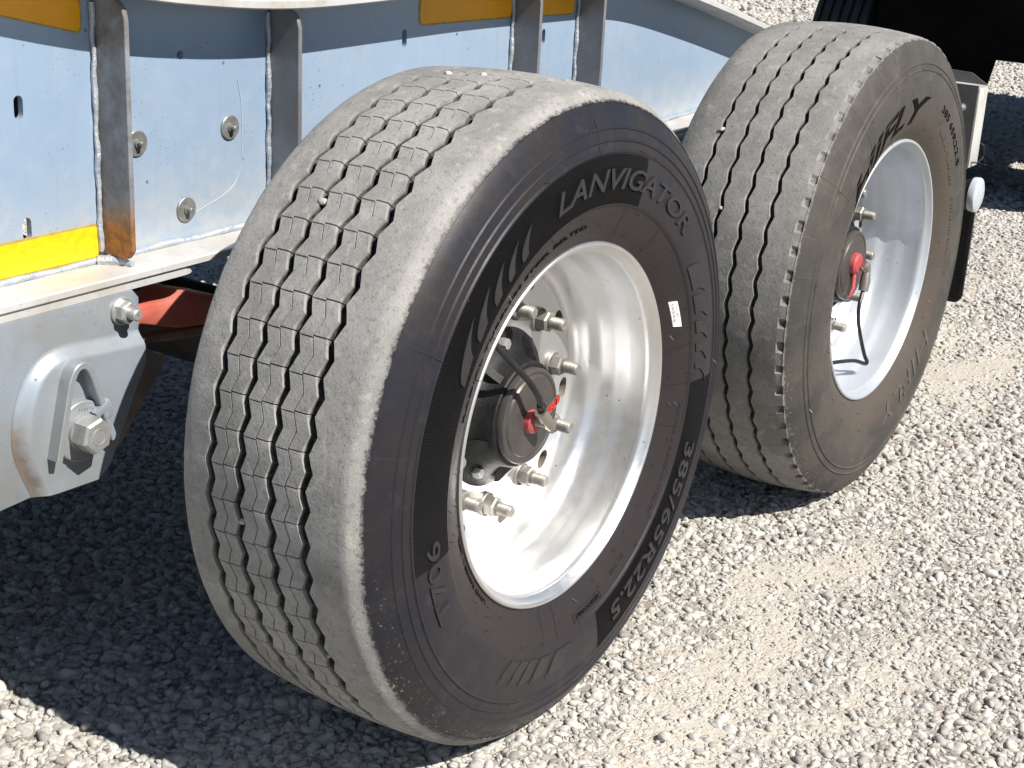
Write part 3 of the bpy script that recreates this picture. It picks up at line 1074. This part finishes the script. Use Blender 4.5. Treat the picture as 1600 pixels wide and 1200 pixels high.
def arc_text(txt, a_start, a_end, r0, r1, side, mat, parent, raise_=.0016, shear=0.0, bold=.0, name="raised_lettering", space=1.0, flip=False, sink=.0008):
    """lettering on the sidewall, read clockwise, tops outwards; angles in degrees"""
    cu = bpy.data.curves.new("t", 'FONT')
    cu.body = txt
    cu.size = 1
    cu.shear = shear
    cu.offset = bold
    cu.space_character = space
    cu.resolution_u = 3
    o = bpy.data.objects.new("t", cu)
    COL.objects.link(o)
    dg = bpy.context.evaluated_depsgraph_get()
    me = bpy.data.meshes.new_from_object(o.evaluated_get(dg))
    bpy.data.objects.remove(o)
    bm = bmesh.new()
    bm.from_mesh(me)
    bmesh.ops.remove_doubles(bm, verts=bm.verts, dist=.0005)
    xs_ = [q.co.x for q in bm.verts]
    zs_ = [q.co.y for q in bm.verts]
    xa, xb, za, zb = min(xs_), max(xs_), min(zs_), max(zs_)
    # slice so long strokes follow the arc
    for k in range(1, 40):
        xx = xa + (xb - xa) * k / 40
        bmesh.ops.bisect_plane(bm, geom=bm.verts[:] + bm.edges[:] + bm.faces[:], plane_co=(xx, 0, 0), plane_no=(1, 0, 0))
    rr = bmesh.ops.extrude_face_region(bm, geom=bm.faces[:])
    top = {q for q in rr["geom"] if isinstance(q, bmesh.types.BMVert)}
    for q in bm.verts:
        u = (q.co.x - xa) / (xb - xa)
        w = (q.co.y - za) / (zb - za)
        a = rad(a_start + (a_end - a_start) * u)
        r = r0 + (r1 - r0) * w
        y = yprof(side, r) - (raise_ if q in top else -sink)
        q.co = Vector((r * math.cos(a), y, r * math.sin(a)))
    bmesh.ops.recalc_face_normals(bm, faces=bm.faces)
    bm.to_mesh(me)
    bm.free()
    me.materials.clear()
    me.polygons.foreach_set("use_smooth", [False] * len(me.polygons))
    return link(name, me, mat, parent)


def polar_patch(mb, pts, side, raise_, n=6, sink=.001):
    """closed outline in (angle deg, radius) raised from the sidewall, fanned in radial strips"""
    bm = bmesh.new()
    vs = [bm.verts.new((rad(a) * .4, r, 0)) for a, r in pts]
    bm.faces.new(vs)
    ra = [p[1] for p in pts]
    aa = [rad(p[0]) * .4 for p in pts]
    for k in range(1, 8):
        rr = min(ra) + (max(ra) - min(ra)) * k / 8
        bmesh.ops.bisect_plane(bm, geom=bm.verts[:] + bm.edges[:] + bm.faces[:], plane_co=(0, rr, 0), plane_no=(0, 1, 0))
    for k in range(1, n):
        xx = min(aa) + (max(aa) - min(aa)) * k / n
        bmesh.ops.bisect_plane(bm, geom=bm.verts[:] + bm.edges[:] + bm.faces[:], plane_co=(xx, 0, 0), plane_no=(1, 0, 0))
    g = bmesh.ops.extrude_face_region(bm, geom=bm.faces[:])
    top = {q for q in g["geom"] if isinstance(q, bmesh.types.BMVert)}
    bm.verts.index_update()
    vv = []
    for q in bm.verts:
        a, r = q.co.x / .4, q.co.y
        y = yprof(side, r) - (raise_ if q in top else -sink)
        vv.append((r * math.cos(a), y, r * math.sin(a)))
    mb.add(vv, [[q.index for q in p.verts] for p in bm.faces])
    bm.free()


def side_band(a0, a1, r0, r1, side, raise_, n):
    """thin raised arc on the sidewall"""
    rs_ = np.linspace(r0, r1, 9)
    prof = [(yprof(side, r0) + .001, r0)] + [(yprof(side, r) - raise_, r) for r in rs_] + [(yprof(side, r1) + .001, r1)]
    return MB().lathe(prof, (0, 0, 0), n, rad(a0), rad(a1))


def hairs(parent, side, n, rr, seed, mat):
    """moulding vent hairs, too small to pick apart"""
    r_ = random.Random(seed)
    mb = MB()
    for i in range(n):
        a = 2 * PI * (i + r_.random() * .5) / n
        for R0 in rr:
            if r_.random() < .35: continue
            r = R0 + r_.uniform(-.002, .002)
            y = yprof(side, r)
            p = Vector((r * math.cos(a), y + .0005, r * math.sin(a)))
            d = Vector((r_.uniform(-.5, .5), -1, r_.uniform(-.6, .4))).normalized() * r_.uniform(.005, .011)
            q = p + d
            mb.tube([p, p + d * .5 + Vector((0, 0, -.0008)), q + Vector((0, 0, -.002))], [.0006, .0005, .0003], 4)
    o = mb.build("vent_hair", mat, parent)
    o["kind"] = "stuff"


# ------------------------------------------------------------------ wheels
RIMP = [(.060, .2805), (.052, .2800), (.047, .2830), (.0435, .2880), (.0385, .2900), (.0352, .2930), (.0348, .2965), (.0365, .2985), (.0405, .2990), (.045, .2975), (.055, .287), (.13, .283)]
BARREL = [(.060, .2805), (.085, .2795), (.096, .2775), (.106, .2740), (.116, .2718), (.134, .2695), (.145, .2650), (.152, .2585), (.160, .2540), (.174, .2510), (.1845, .2480), (.1900, .2425), (.1905, .2370), (.1880, .2320), (.1845, .2285), (.1825, .2240), (.1815, .2100), (.1800, .1940), (.1795, .1860), (.1795, .1000), (.195, .0995)]


def rim_mesh(phase):
    """flange + barrel + dished disc with ten real hand holes"""
    mb = MB()
    prof = RIMP[::-1] + BARREL[1:14]       # to the foot of the disc
    mb.lathe(prof, (0, 0, 0), 144)
    # disc with holes: grid in (angle, radius); the hole cells are bent around an oval
    discp = BARREL[13:]
    rin, rout = discp[-2][1], discp[0][1]
    NA, ho_r, ho_a, ho_h = 240, .2130, .0175, .0150
    rsd = np.concatenate([np.linspace(.232, .1960, 13), np.linspace(.190, .1000, 8)])
    yr = lambda r: float(np.interp(r, [p[1] for p in discp[::-1]], [p[0] for p in discp[::-1]]))
    V, idx = [], {}
    seg = 24
    for i in range(NA):
        for j, r in enumerate(rsd):
            a = 2 * PI * i / NA + rad(phase)
            k = (i + seg // 2) % seg - seg // 2          # offset from nearest hole centre
            V.append([r, a, k])
    V = np.array(V)
    # pull grid points off the hole: cells with centre inside the oval are removed, rim verts snapped to the oval
    u = V[:, 2] * (2 * PI / NA) * ho_r
    w = V[:, 0] - ho_r
    q = np.sqrt((u / ho_a) ** 2 + (w / ho_h) ** 2)
    inside = q < .999
    fcs = []
    ns = len(rsd)
    used_snap = set()
    for i in range(NA):
        for j in range(ns - 1):
            c = [i * ns + j, ((i + 1) % NA) * ns + j, ((i + 1) % NA) * ns + j + 1, i * ns + j + 1]
            kk = [V[t, 2] for t in c]
            ins = [inside[t] for t in c]
            if all(ins): continue
            fcs.append((c, ins))
    for c, ins in fcs:
        for t, b in zip(c, ins):
            if b: used_snap.add(t)
    for t in used_snap:
        qq = max(q[t], .25)
        uu = u[t] / qq if q[t] > .05 else 0
        wv = w[t] / qq if q[t] > .05 else ho_h
        V[t, 0] = ho_r + wv
        V[t, 1] += (uu - u[t]) / ho_r
    vv = [(r * math.cos(a), yr(r), r * math.sin(a)) for r, a, k in V]
    mb.add(vv, [c for c, _ in fcs])
    return mb


def wheel(x, yo, rimmat, stud_phase, label):
    wh = rim_mesh(stud_phase + 18).build("wheel", rimmat, trailer, (x, yo, ZC), True, 40)
    wh["label"] = label
    # dirty walls of the ten hand holes
    for h in range(10):
        a0 = 2 * PI * h / 10 + rad(stud_phase + 18)
        sv, sf, M_ = [], [], 28
        for k in range(M_):
            t = 2 * PI * k / M_
            r = .2130 + .0150 * math.sin(t)
            a = a0 + .0175 * math.cos(t) / .2130
            y = float(np.interp(r, [p[1] for p in BARREL[13:-1]][::-1], [p[0] for p in BARREL[13:-1]][::-1]))
            for dy in (.0004, .017):
                sv.append((r * math.cos(a), y + dy, r * math.sin(a)))
        for k in range(M_):
            sf.append((2 * k, 2 * ((k + 1) % M_), 2 * ((k + 1) % M_) + 1, 2 * k + 1))
        mesh("hand_hole", sv, sf, MRUST, wh)
    # hub
    MB().lathe([(.184, .135), (.178, .134), (.174, .128), (.172, .118), (.168, .108), (.158, .098), (.150, .0925), (.128, .0885), (.1245, .0885), (.1220, .0860), (.1220, .05)], (0, 0, 0), 72).build("hub", MHUB, wh)
    MB().lathe([(.124, .080), (.1135, .0800), (.1115, .0790), (.1105, .0770), (.1105, .0735), (.1120, .0715), (.1120, .0690), (.1090, .0660), (.1085, .0600), (.1085, .0005)], (0, 0, 0), 72).build("hub_cap", MCAP, wh)
    for k in range(10):
        a = rad(stud_phase + 36 * k)
        c = (.1675 * math.cos(a), 0, .1675 * math.sin(a))
        s = MB()
        prof = [(.200, .0105), (.150, .0105)]
        yy = .1495
        while yy > .1285:                                   # thread
            prof += [(yy, .0107), (yy - .0008, .0098)]
            yy -= .0016
        prof += [(.1265, .0098), (.1250, .0085), (.1250, .0004)]
        s.lathe(prof, c, 16)
        s.build("wheel_stud", MSTUD, wh)
        nb_ = MB()
        nb_.lathe([(.183, .021), (.174, .021), (.1725, .0195), (.1765, .015)], c, 24)
        nb_.hexa(c, .0182, .1535, .1770, .0025, k * .7)
        nb_.build("lug_nut", MSTUD, wh, None, True, 25)
    for k in range(5):
        a = rad(20 + 72 * k)
        MB().hexa((.112 * math.cos(a), 0, .112 * math.sin(a)), .010, .158, .172, .002, k).build("hub_bolt", MZINC, wh)
    # raised web and openings between hub and studs
    for k in range(5):
        a = rad(56 + 72 * k)
        mb = MB()
        c = Vector((math.cos(a), 0, math.sin(a)))
        t = Vector((-math.sin(a), 0, math.cos(a)))
        v = []
        for (r, y, w) in ((.088, .132, .007), (.088, .17, .009), (.130, .172, .009), (.128, .165, .007)):
            for s_ in (-1, 1):
                p = c * r + t * w * s_
                v.append((p.x, y, p.z))
        mb.add(v, [(0, 1, 3, 2), (2, 3, 5, 4), (4, 5, 7, 6), (6, 7, 1, 0), (0, 2, 4, 6), (1, 7, 5, 3)])
        mb.build("hub_web", MHUB, wh)
    return wh


w1 = wheel(WX[0], WY[0], MRIM1, 12, "wheel in front with bright rim and newer black tyre")
w2 = wheel(WX[1], WY[1], MRIM2, -4, "wheel behind with silver rim and worn brownish tyre")

P1 = rad(136.75)
t1 = build_tyre("tyre", MT1, w1, SIDE1, 65, P1, [.123 + .0575 * i for i in range(4)], .0142, .0150, .0050, True, .38, .5370, .0525, .353)
t2 = build_tyre("tyre", MT2, w2, SIDE2, 62, rad(126.3), [.112 + .0545 * i for i in range(4)], .0106, .0120, .0036, False, .55, .5325, .052, .346, True)

# lettering and marks on the nearer tyre
arc_text("LANVIGATOR", 108.4, 44.3, .3845, .4175, SIDE1, MLET, w1, .0030, .28, .012, space=1.0)
arc_text("T706", 207.0, 186.8, .3860, .4170, SIDE1, MLET, w1, .0026, 0, .010)
arc_text("385/65R22.5", 341.0, 289.2, .3800, .4160, SIDE1, MLET, w1, .0030, 0, .012)
side_band(109.5, 192, .3625, .4385, SIDE1, .0005, 150).build("serrated_band", MBAND, w1)
side_band(71, 109.5, .4185, .4385, SIDE1, .0005, 60).build("serrated_band", MBAND, w1)
side_band(71, 109.5, .3625, .4184, SIDE1, .0005, 60).build("serrated_band", MBAND, w1)
side_band(283, 358, .3625, .4385, SIDE1, .0005, 130).build("serrated_band", MBAND, w1)
bl = [(117.4, 123.3, 120.8), (122.4, 129.1, 126.6), (128.0, 135.4, 132.4), (133.9, 144.0, 139.5), (141.1, 153.9, 147.5)]
for (tip, bot, br) in bl:
    mb = MB()
    w_ = bot - tip
    out = [(tip, .4150)]
    for k in range(1, 7):
        t = k / 7
        out.append((tip + w_ * t - (-1) * w_ * .33 * math.sin(PI * t), .4150 - .0385 * t))
    out += [(bot + .0, .3765), ((bot + br) / 2, .3768), (br, .3800)]
    for k in range(1, 6):
        t = 1 - k / 6
        out.append((tip + (br - tip) * t + .10 * w_ * math.sin(PI * t), .4150 - .035 * t))
    polar_patch(mb, out, SIDE1, .0022)
    mb.build("blade_mark", MLET, w1)
for (a_, b_) in ((239.0, 244.0), (243.8, 248.4), (248.2, 253.0), (253.2, 259.6), (260.0, 269.5)):
    mb = MB()
    wd = (b_ - a_) * .78
    out = [(a_ + 2.5 + (b_ - a_) * .10, .374), (a_ + wd + 3.2, .374)]
    for k in range(1, 5):
        t = k / 5
        out.append((a_ + wd + 3.2 - t * 3.6 - .9 * math.sin(PI * t), .374 + .040 * t))
    out += [(a_ - .6, .4145)]
    for k in range(1, 5):
        t = 1 - k / 5
        out.append((a_ + 2.5 + (b_ - a_) * .10 - t * 3.1 - .6 * math.sin(PI * t), .374 + .040 * t))
    polar_patch(mb, out, SIDE1, .0018)
    mb.build("blade_mark", MLET, w1)
for (a_, b_) in ((34.2, 21.4), (24.2, 14.1), (16.0, 7.9), (9.2, 2.5), (3.2, -2.5)):
    mb = MB()
    out = [(a_, .369), (b_ + 4.2, .371)]
    for k in range(1, 5):
        t = k / 5
        out.append((b_ + 4.2 - 3.4 * t + 1.0 * math.sin(PI * t), .371 + .037 * t))
    out += [(b_ + .6, .409), (a_ - 6.2, .4085), (a_ - 3.0, .402)]
    for k in range(1, 3):
        t = k / 3
        out.append((a_ - 3.0 + 3.0 * t + .4 * math.sin(PI * t), .402 - .033 * t))
    polar_patch(mb, out, SIDE1, .0022)
    mb.build("blade_mark", MLET, w1)
# small moulded text and frames close to the rim
arc_text("RADIAL TUBELESS STEEL BELTED", 162, 92, .3270, .3345, SIDE1, MLETB, w1, .0010)
arc_text("LOAD RANGE L  20PR", 224, 195, .3090, .3155, SIDE1, MLETB, w1, .0010)
arc_text("MAX LOAD SINGLE 4500 KG AT 900 KPA", 352, 318, .3420, .3490, SIDE1, MLET, w1, .0010)
arc_text("ALL STEEL", 303, 294, .3330, .3415, SIDE1, MLET, w1, .0010)
fr = MB()
for (a0, a1, r0, r1) in ((274, 288, .3505, .3518), (274, 288, .3375, .3388)):
    for m_ in [side_band(a0, a1, r0, r1, SIDE1, .0014, 14)]:
        fr.add(m_.v, m_.f)
for a in (274, 288):
    m_ = side_band(a - .15, a + .15, .3375, .3518, SIDE1, .0014, 1)
    fr.add(m_.v, m_.f)
fr.build("moulded_frame", MLET, w1)
arc_text("REGROOVABLE", 287, 275, .3415, .3480, SIDE1, MLETB, w1, .0010)
# thin radial moulding lines
for a, r0, r1 in ((151, .443, .50), (186.5, .443, .49), (208, .443, .49), (236, .443, .48), (91, .443, .49), (10, .305, .358), (358, .305, .358), (55, .305, .358), (29, .305, .358), (75, .305, .358), (345, .305, .358), (258, .305, .357), (265, .305, .357), (125, .305, .357)):
    side_band(a - .09, a + .09, r0, r1, SIDE1, .0009, 1).build("moulding_line", MLET, w1)
hairs(w1, SIDE1, 34, (.315, .332, .352, .445), 3, MBLK)
# white sticker
st_ = MB()
polar_patch(st_, [(27.5, .3200), (25.9, .3370), (16.6, .3400), (17.9, .3230)], SIDE1, .0012)
st_.build("paper_sticker", MWHITE, w1)
pr_ = MB()
for k in range(14):
    a = 25.7 - k * .5
    m_ = side_band(a, a + (.16 if k % 3 else .3), .3235, .3285, SIDE1, .0016, 1)
    pr_.add(m_.v, m_.f)
    if k % 2:
        m_ = side_band(a - .5, a - .2, .3320, .3340, SIDE1, .0016, 1)
        pr_.add(m_.v, m_.f)
pr_.build("sticker_print", MINK, w1)

# lettering on the worn tyre
arc_text("HIFLY", 147.0, 78.5, .3390, .3960, SIDE2, MLETB, w2, .0007, .35, .030)
arc_text("HIFLY", 326.0, 276.5, .3430, .3850, SIDE2, MLET2, w2, .0022, .2, .0)
arc_text("385 65R22.5", 64.5, 31.0, .3840, .4010, SIDE2, MLETB, w2, .0012, .0, .0)
arc_text("RADIAL TUBELESS", 58, 26, .3480, .3560, SIDE2, MLET2, w2, .0012)
arc_text("STEEL BELTED RADIAL", 20, -6, .3560, .3640, SIDE2, MLET2, w2, .0012)
for a, r0, r1 in ((128, .40, .515), (147, .40, .515), (170, .31, .515), (193, .42, .50), (218, .42, .515), (5, .31, .36), (352, .31, .40), (240, .42, .49)):
    side_band(a - .10, a + .10, r0, r1, SIDE2, .0009, 1).build("moulding_line", MLET2, w2)
# faint long curve across the sidewall
ln = MB()
cv_ = catmull([(100, .412), (110, .396), (122, .386), (142, .390), (152, .420), (158, .445)], 8)
for i in range(len(cv_) - 1):
    (a, r), (b, s) = cv_[i], cv_[i + 1]
    q = []
    for (aa, rr) in ((a, r), (b, s)):
        for d in (-.0007, .0007):
            q.append(((rr + d) * math.cos(rad(aa)), yprof(SIDE2, rr) - .0009, (rr + d) * math.sin(rad(aa))))
    ln.add(q, [(0, 1, 3, 2)])
ln.build("moulding_line", MLET2, w2)
hairs(w2, SIDE2, 30, (.325, .36, .455), 9, MBLK)

# tyre inflation hoses and unions on the hub caps
# nearer wheel
MB().lathe([(.1085, .0005), (.1085, .0200), (.1000, .0190), (.0960, .0150), (.0945, .0005)], (-.004, 0, -.006), 32).build("rotary_union_cap", MRED, w1)
MB().tube([(-.012, .085, .018), (-.004, .083, .006), (.006, .081, -.006), (.014, .079, -.014)], [.0105, .0115, .0105, .0085], 14).build("hose_fitting", MBRASS, w1)
MB().tube([(-.004, .098, -.002), (-.003, .080, -.001)], .0095, 14).build("hose_fitting", MBRASS, w1)
MB().tube([(.013, .0785, -.013), (.0165, .0775, -.0165)], [.0058, .0048], 12).build("hose_fitting", MZINC, w1)
hose1 = catmull([(-.010, .084, .020), (-.028, .080, .048), (-.052, .085, .080), (-.085, .095, .115), (-.118, .110, .155), (-.125, .130, .195), (-.100, .145, .222), (-.062, .150, .232), (-.045, .155, .222)], 7)
MB().tube(hose1, .0052, 10).build("inflation_hose", MBLK, w1)
MB().tube(hose1[:4], .0072, 10).build("hose_sleeve", MBLK, w1)
MB().tube([(-.048, .152, .228), (-.030, .140, .210)], [.008, .009], 12).build("valve_stem", MSTUD, w1)
hose3 = catmull([(-.150, .120, .150), (-.130, .128, .200), (-.090, .135, .235), (-.058, .140, .238), (-.046, .146, .226)], 6)
MB().tube(hose3, .0056, 10).build("inflation_hose", MBLK, w1)
# small tag with red print on the union
MB().prism([(.004, .004), (.040, .020), (.044, .032), (.038, .034), (.002, .018)], .0835, .0855).build("union_tag", MBRASS, w1)
cu = MB()
for (x0, z0, dx, dz) in ((.006, .010, .0, .009), (.011, .012, .0, .009), (.006, .0145, .005, .002), (.015, .0135, .0, .010), (.019, .0155, .006, .0), (.019, .0155, .0, .009), (.025, .018, .0, .009), (.020, .0205, .006, .002), (.030, .021, .006, .002), (.030, .021, .0, .009), (.036, .024, .0, .008), (.030, .026, .006, .002)):
    cu.box((x0 - .0011, .0820, z0 - .0011), (x0 + dx + .0011, .0836, z0 + dz + .0011))
cu.build("red_letters", MREDT, w1)
# farther wheel
MB().lathe([(.1085, .0005), (.1085, .0260), (.1000, .0250), (.0950, .0190), (.0940, .0005)], (.0, 0, .006), 32).build("rotary_union_cap", MRED, w2)
MB().tube([(.010, .092, .006), (.018, .086, -.002), (.020, .084, -.012)], [.011, .012, .010], 14).build("hose_fitting", MBRASS, w2)
MB().tube([(.020, .084, -.012), (.014, .082, -.034), (.006, .081, -.056)], [.009, .012, .011], 14).build("hose_fitting", MBRASS, w2)
MB().tube([(-.004, .104, -.018), (-.016, .098, -.046), (-.028, .100, -.066)], [.006, .005, .004], 12).build("union_lever", MRED, w2)
hose2 = catmull([(.006, .081, -.052), (-.020, .076, -.086), (-.016, .074, -.125), (.005, .072, -.165), (.040, .070, -.215), (.058, .068, -.236), (.050, .070, -.240), (.010, .080, -.225), (-.050, .090, -.214), (-.080, .10, -.212)], 7)
MB().tube(hose2, .0046, 10).build("inflation_hose", MBLK, w2)
MB().tube([(-.100, .105, .195), (-.088, .085, .188)], [.006, .005], 10).build("valve_stem", MSTUD, w2)

# ------------------------------------------------------------------ tail of the trailer
br_ = MB().prism([(2.08, .640), (2.085, .640), (2.085, .860), (2.08, .860)], .10, .60).build("rear_bracket", MBRK, trailer)
MB().box((2.0855, .0965, .643), (2.155, .1015, .853), .001).build("bracket_side", MFLANGE, br_)
v = [(2.0855, .098, .846), (2.158, .098, .854), (2.158, .60, .856), (2.0855, .60, .846)]
MB().add(v + [(a, b, c - .004) for a, b, c in v], [(0, 1, 2, 3), (7, 6, 5, 4), (0, 4, 5, 1), (1, 5, 6, 2), (2, 6, 7, 3), (3, 7, 4, 0)]).build("bracket_top", MFLANGE, br_)
MB().add([(x, y, z) for x in (2.158, 2.162) for y, z in ((.096, .846), (.097, .853), (.147, .882), (.60, .90), (.60, .846))], [(0, 1, 2, 3, 4), (9, 8, 7, 6, 5), (0, 5, 6, 1), (1, 6, 7, 2), (2, 7, 8, 3), (3, 8, 9, 4), (4, 9, 5, 0)]).build("bracket_back", MBRK, br_)
for (y, z) in ((.135, .80), (.135, .70), (.30, .80), (.175, .745)):
    MB().lathe([(2.080, .010), (2.076, .010), (2.074, .006), (2.072, .004), (2.072, .0005)], (0, y, z), 12, axis='x').build("bolt", MZINC, br_)
MB().tube(catmull([(2.16, .105, .70), (2.20, .10, .69), (2.215, .10, .66), (2.19, .105, .645), (2.15, .11, .66)], 6), .0022, 6).build("wire", MBLK, br_)
lamp = MB().lathe([(.075, .046), (.062, .047), (.058, .045), (.055, .038), (.0535, .02), (.053, .0005)], (2.084, 0, .576), 36).build("marker_lamp", MLENS, trailer)
MB().tube(catmull([(2.084, .074, .576), (2.084, .13, .572), (2.10, .22, .62), (2.10, .32, .68)], 6), [.044] + [.040] * 5 + [.034] * 13, 18).build("lamp_stalk", MFLAP, lamp)
MB().box((2.10, .06, .655), (2.112, .11, .657)).build("lamp_wire", MBLK, lamp)
# mud flap with fine ribs and a rounded corner
fl = [(.62, .56), (.10, .56), (.10, .262), (.103, .250), (.111, .241), (.122, .238), (.62, .238)]
v = [(2.215, y, z) for y, z in fl] + [(2.225, y, z) for y, z in fl]
n = len(fl)
flap = mesh("mud_flap", v, [tuple(range(n)), tuple(range(2 * n - 1, n - 1, -1))] + [(i, (i + 1) % n, n + (i + 1) % n, n + i) for i in range(n)], MFLAP, trailer)
rb = MB()
for i in range(48):
    z = .25 + i * .0062
    rb.box((2.2125, .106, z), (2.2152, .60, z + .003))
ro = rb.build("flap_ribbing", MFLAP, flap)
ro["kind"] = "stuff"
MB().box((1.95, .60, .60), (2.25, .68, .80), .006).build("rear_bracket", MSOOT, trailer)

# ------------------------------------------------------------------ vehicle parked behind, all in its own shade
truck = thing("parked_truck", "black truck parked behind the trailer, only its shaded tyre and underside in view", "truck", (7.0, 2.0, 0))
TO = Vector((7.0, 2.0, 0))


def tk(mb, name, mat, parent=None):
    mb.v = [(a - TO.x, b - TO.y, c - TO.z) for a, b, c in mb.v] if parent is None else mb.v
    return mb.build(name, mat, parent or truck)


def truck_tyre(x, y):
    prof = [(0, .30), (.0, .42), (.02, .48), (.035, .505)]
    for k in range(5):
        c = .07 + k * .046
        prof += [(c - .008, .512), (c - .006, .497), (c + .006, .497), (c + .008, .512)]
    prof += [(.285, .505), (.30, .48), (.32, .42), (.32, .30)]
    tk(MB().lathe(prof, (x, y, .512), 72), "tyre", MFLAP)
    tk(MB().lathe([(.05, .30), (.08, .28), (.14, .20), (.14, .001)], (x, y, .512), 40), "rim", MSOOT)


truck_tyre(5.20, 1.415)
truck_tyre(5.20, .34)
tk(MB().box((4.74, 1.13, .42), (4.76, 1.22, 1.0), .004), "flap_stay", MRUST)
v = [(y, z) for y, z in ((1.36, .70), (.845, .70), (.915, .34), (.93, .30), (1.36, .30))]
tk(MB().add([(x, y, z) for x in (4.78, 4.79) for y, z in v], [(0, 1, 2, 3, 4), (9, 8, 7, 6, 5)] + [(i, (i + 1) % 5, 5 + (i + 1) % 5, 5 + i) for i in range(5)]), "mud_flap", MTRUCK)
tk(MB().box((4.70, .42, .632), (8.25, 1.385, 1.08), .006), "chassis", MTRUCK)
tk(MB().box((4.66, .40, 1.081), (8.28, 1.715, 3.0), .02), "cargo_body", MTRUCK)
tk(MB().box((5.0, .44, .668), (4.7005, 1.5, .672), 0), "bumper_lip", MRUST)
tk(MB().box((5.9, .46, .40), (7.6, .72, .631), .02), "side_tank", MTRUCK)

# ------------------------------------------------------------------ pebbles caught in the treads, odd stones on the ground
def pebble(loc, size, label, seed, group=None, flat=.75, name="pebble"):
    r_ = random.Random(seed)
    bm = bmesh.new()
    bmesh.ops.create_icosphere(bm, subdivisions=2, radius=1)
    d = [Vector((r_.uniform(-1, 1), r_.uniform(-1, 1), r_.uniform(-1, 1))).normalized() for _ in range(7)]
    k = [r_.uniform(.68, .92) for _ in d]
    for q in bm.verts:
        for dd, kk in zip(d, k):
            s = q.co.dot(dd)
            if s > kk: q.co -= dd * (s - kk) * .85
    for q in bm.verts:
        q.co = Vector((q.co.x * size * 1.15, q.co.y * size * .9, q.co.z * size * flat))
    me = bpy.data.meshes.new(name)
    bm.to_mesh(me); bm.free()
    me.polygons.foreach_set("use_smooth", [True] * len(me.polygons))
    me.set_sharp_from_angle(angle=rad(40))
    o = link(name, me, MSTONE)
    o.location = loc
    o.rotation_euler = (r_.uniform(-.3, .3), r_.uniform(-.3, .3), r_.uniform(0, 6))
    o["label"], o["category"] = label, "stone"
    if group: o["group"] = group
    return o


def on_tread(wx, wy, th, y, r):
    a = rad(th)
    return (wx + r * math.cos(a), wy + y, ZC + r * math.sin(a))


pebble(on_tread(0, 0, 133.2, .239, .5335), .0075, "white pebble stuck in the middle of the near tyre's tread, on its left side", 1, "pebbles caught in tyre treads")
pebble(on_tread(0, 0, 95.3, .2625, .5345), .0070, "white pebble on the very top of the near tyre, the farther left of two", 2, "pebbles caught in tyre treads")
pebble(on_tread(0, 0, 93.2, .2105, .5360), .0062, "white pebble on the very top of the near tyre, the right one of two", 3, "pebbles caught in tyre treads")
pebble(on_tread(0, 0, 184.1, .2385, .5285), .0065, "small grey pebble wedged low in a shaded groove of the near tyre", 4, "pebbles caught in tyre treads")
pebble(on_tread(0, 0, 206.0, .127, .5270), .0060, "small grey pebble wedged in the groove at the near tyre's lower shoulder", 6, "pebbles caught in tyre treads")
pebble(on_tread(WX[1], WY[1], 140.4, .2745, .5300), .0062, "white pebble in the left groove of the worn rear tyre, upper one", 5, "pebbles caught in tyre treads")
pebble(on_tread(WX[1], WY[1], 158.3, .2200, .5270), .0058, "white pebble in a groove of the worn rear tyre, lower one by the near tyre", 8, "pebbles caught in tyre treads")

pebble((.062, -.150, .004), .0125, "grey stone lying alone on the sandy strip, right of the near tyre's foot", 21, "larger stones on the packed sand", .62)
pebble((1.045, -.390, .004), .0150, "dark broken stone at the right edge of the yard in view", 22, "larger stones on the packed sand", .6)
pebble((.728, -.160, .003), .0110, "small tan stone on the sandy strip midway between tyres and lower right corner", 23, "larger stones on the packed sand", .6)
pebble((.985, .010, .004), .0105, "small brownish stone on sand in front of the rear tyre", 24, "larger stones on the packed sand", .6)
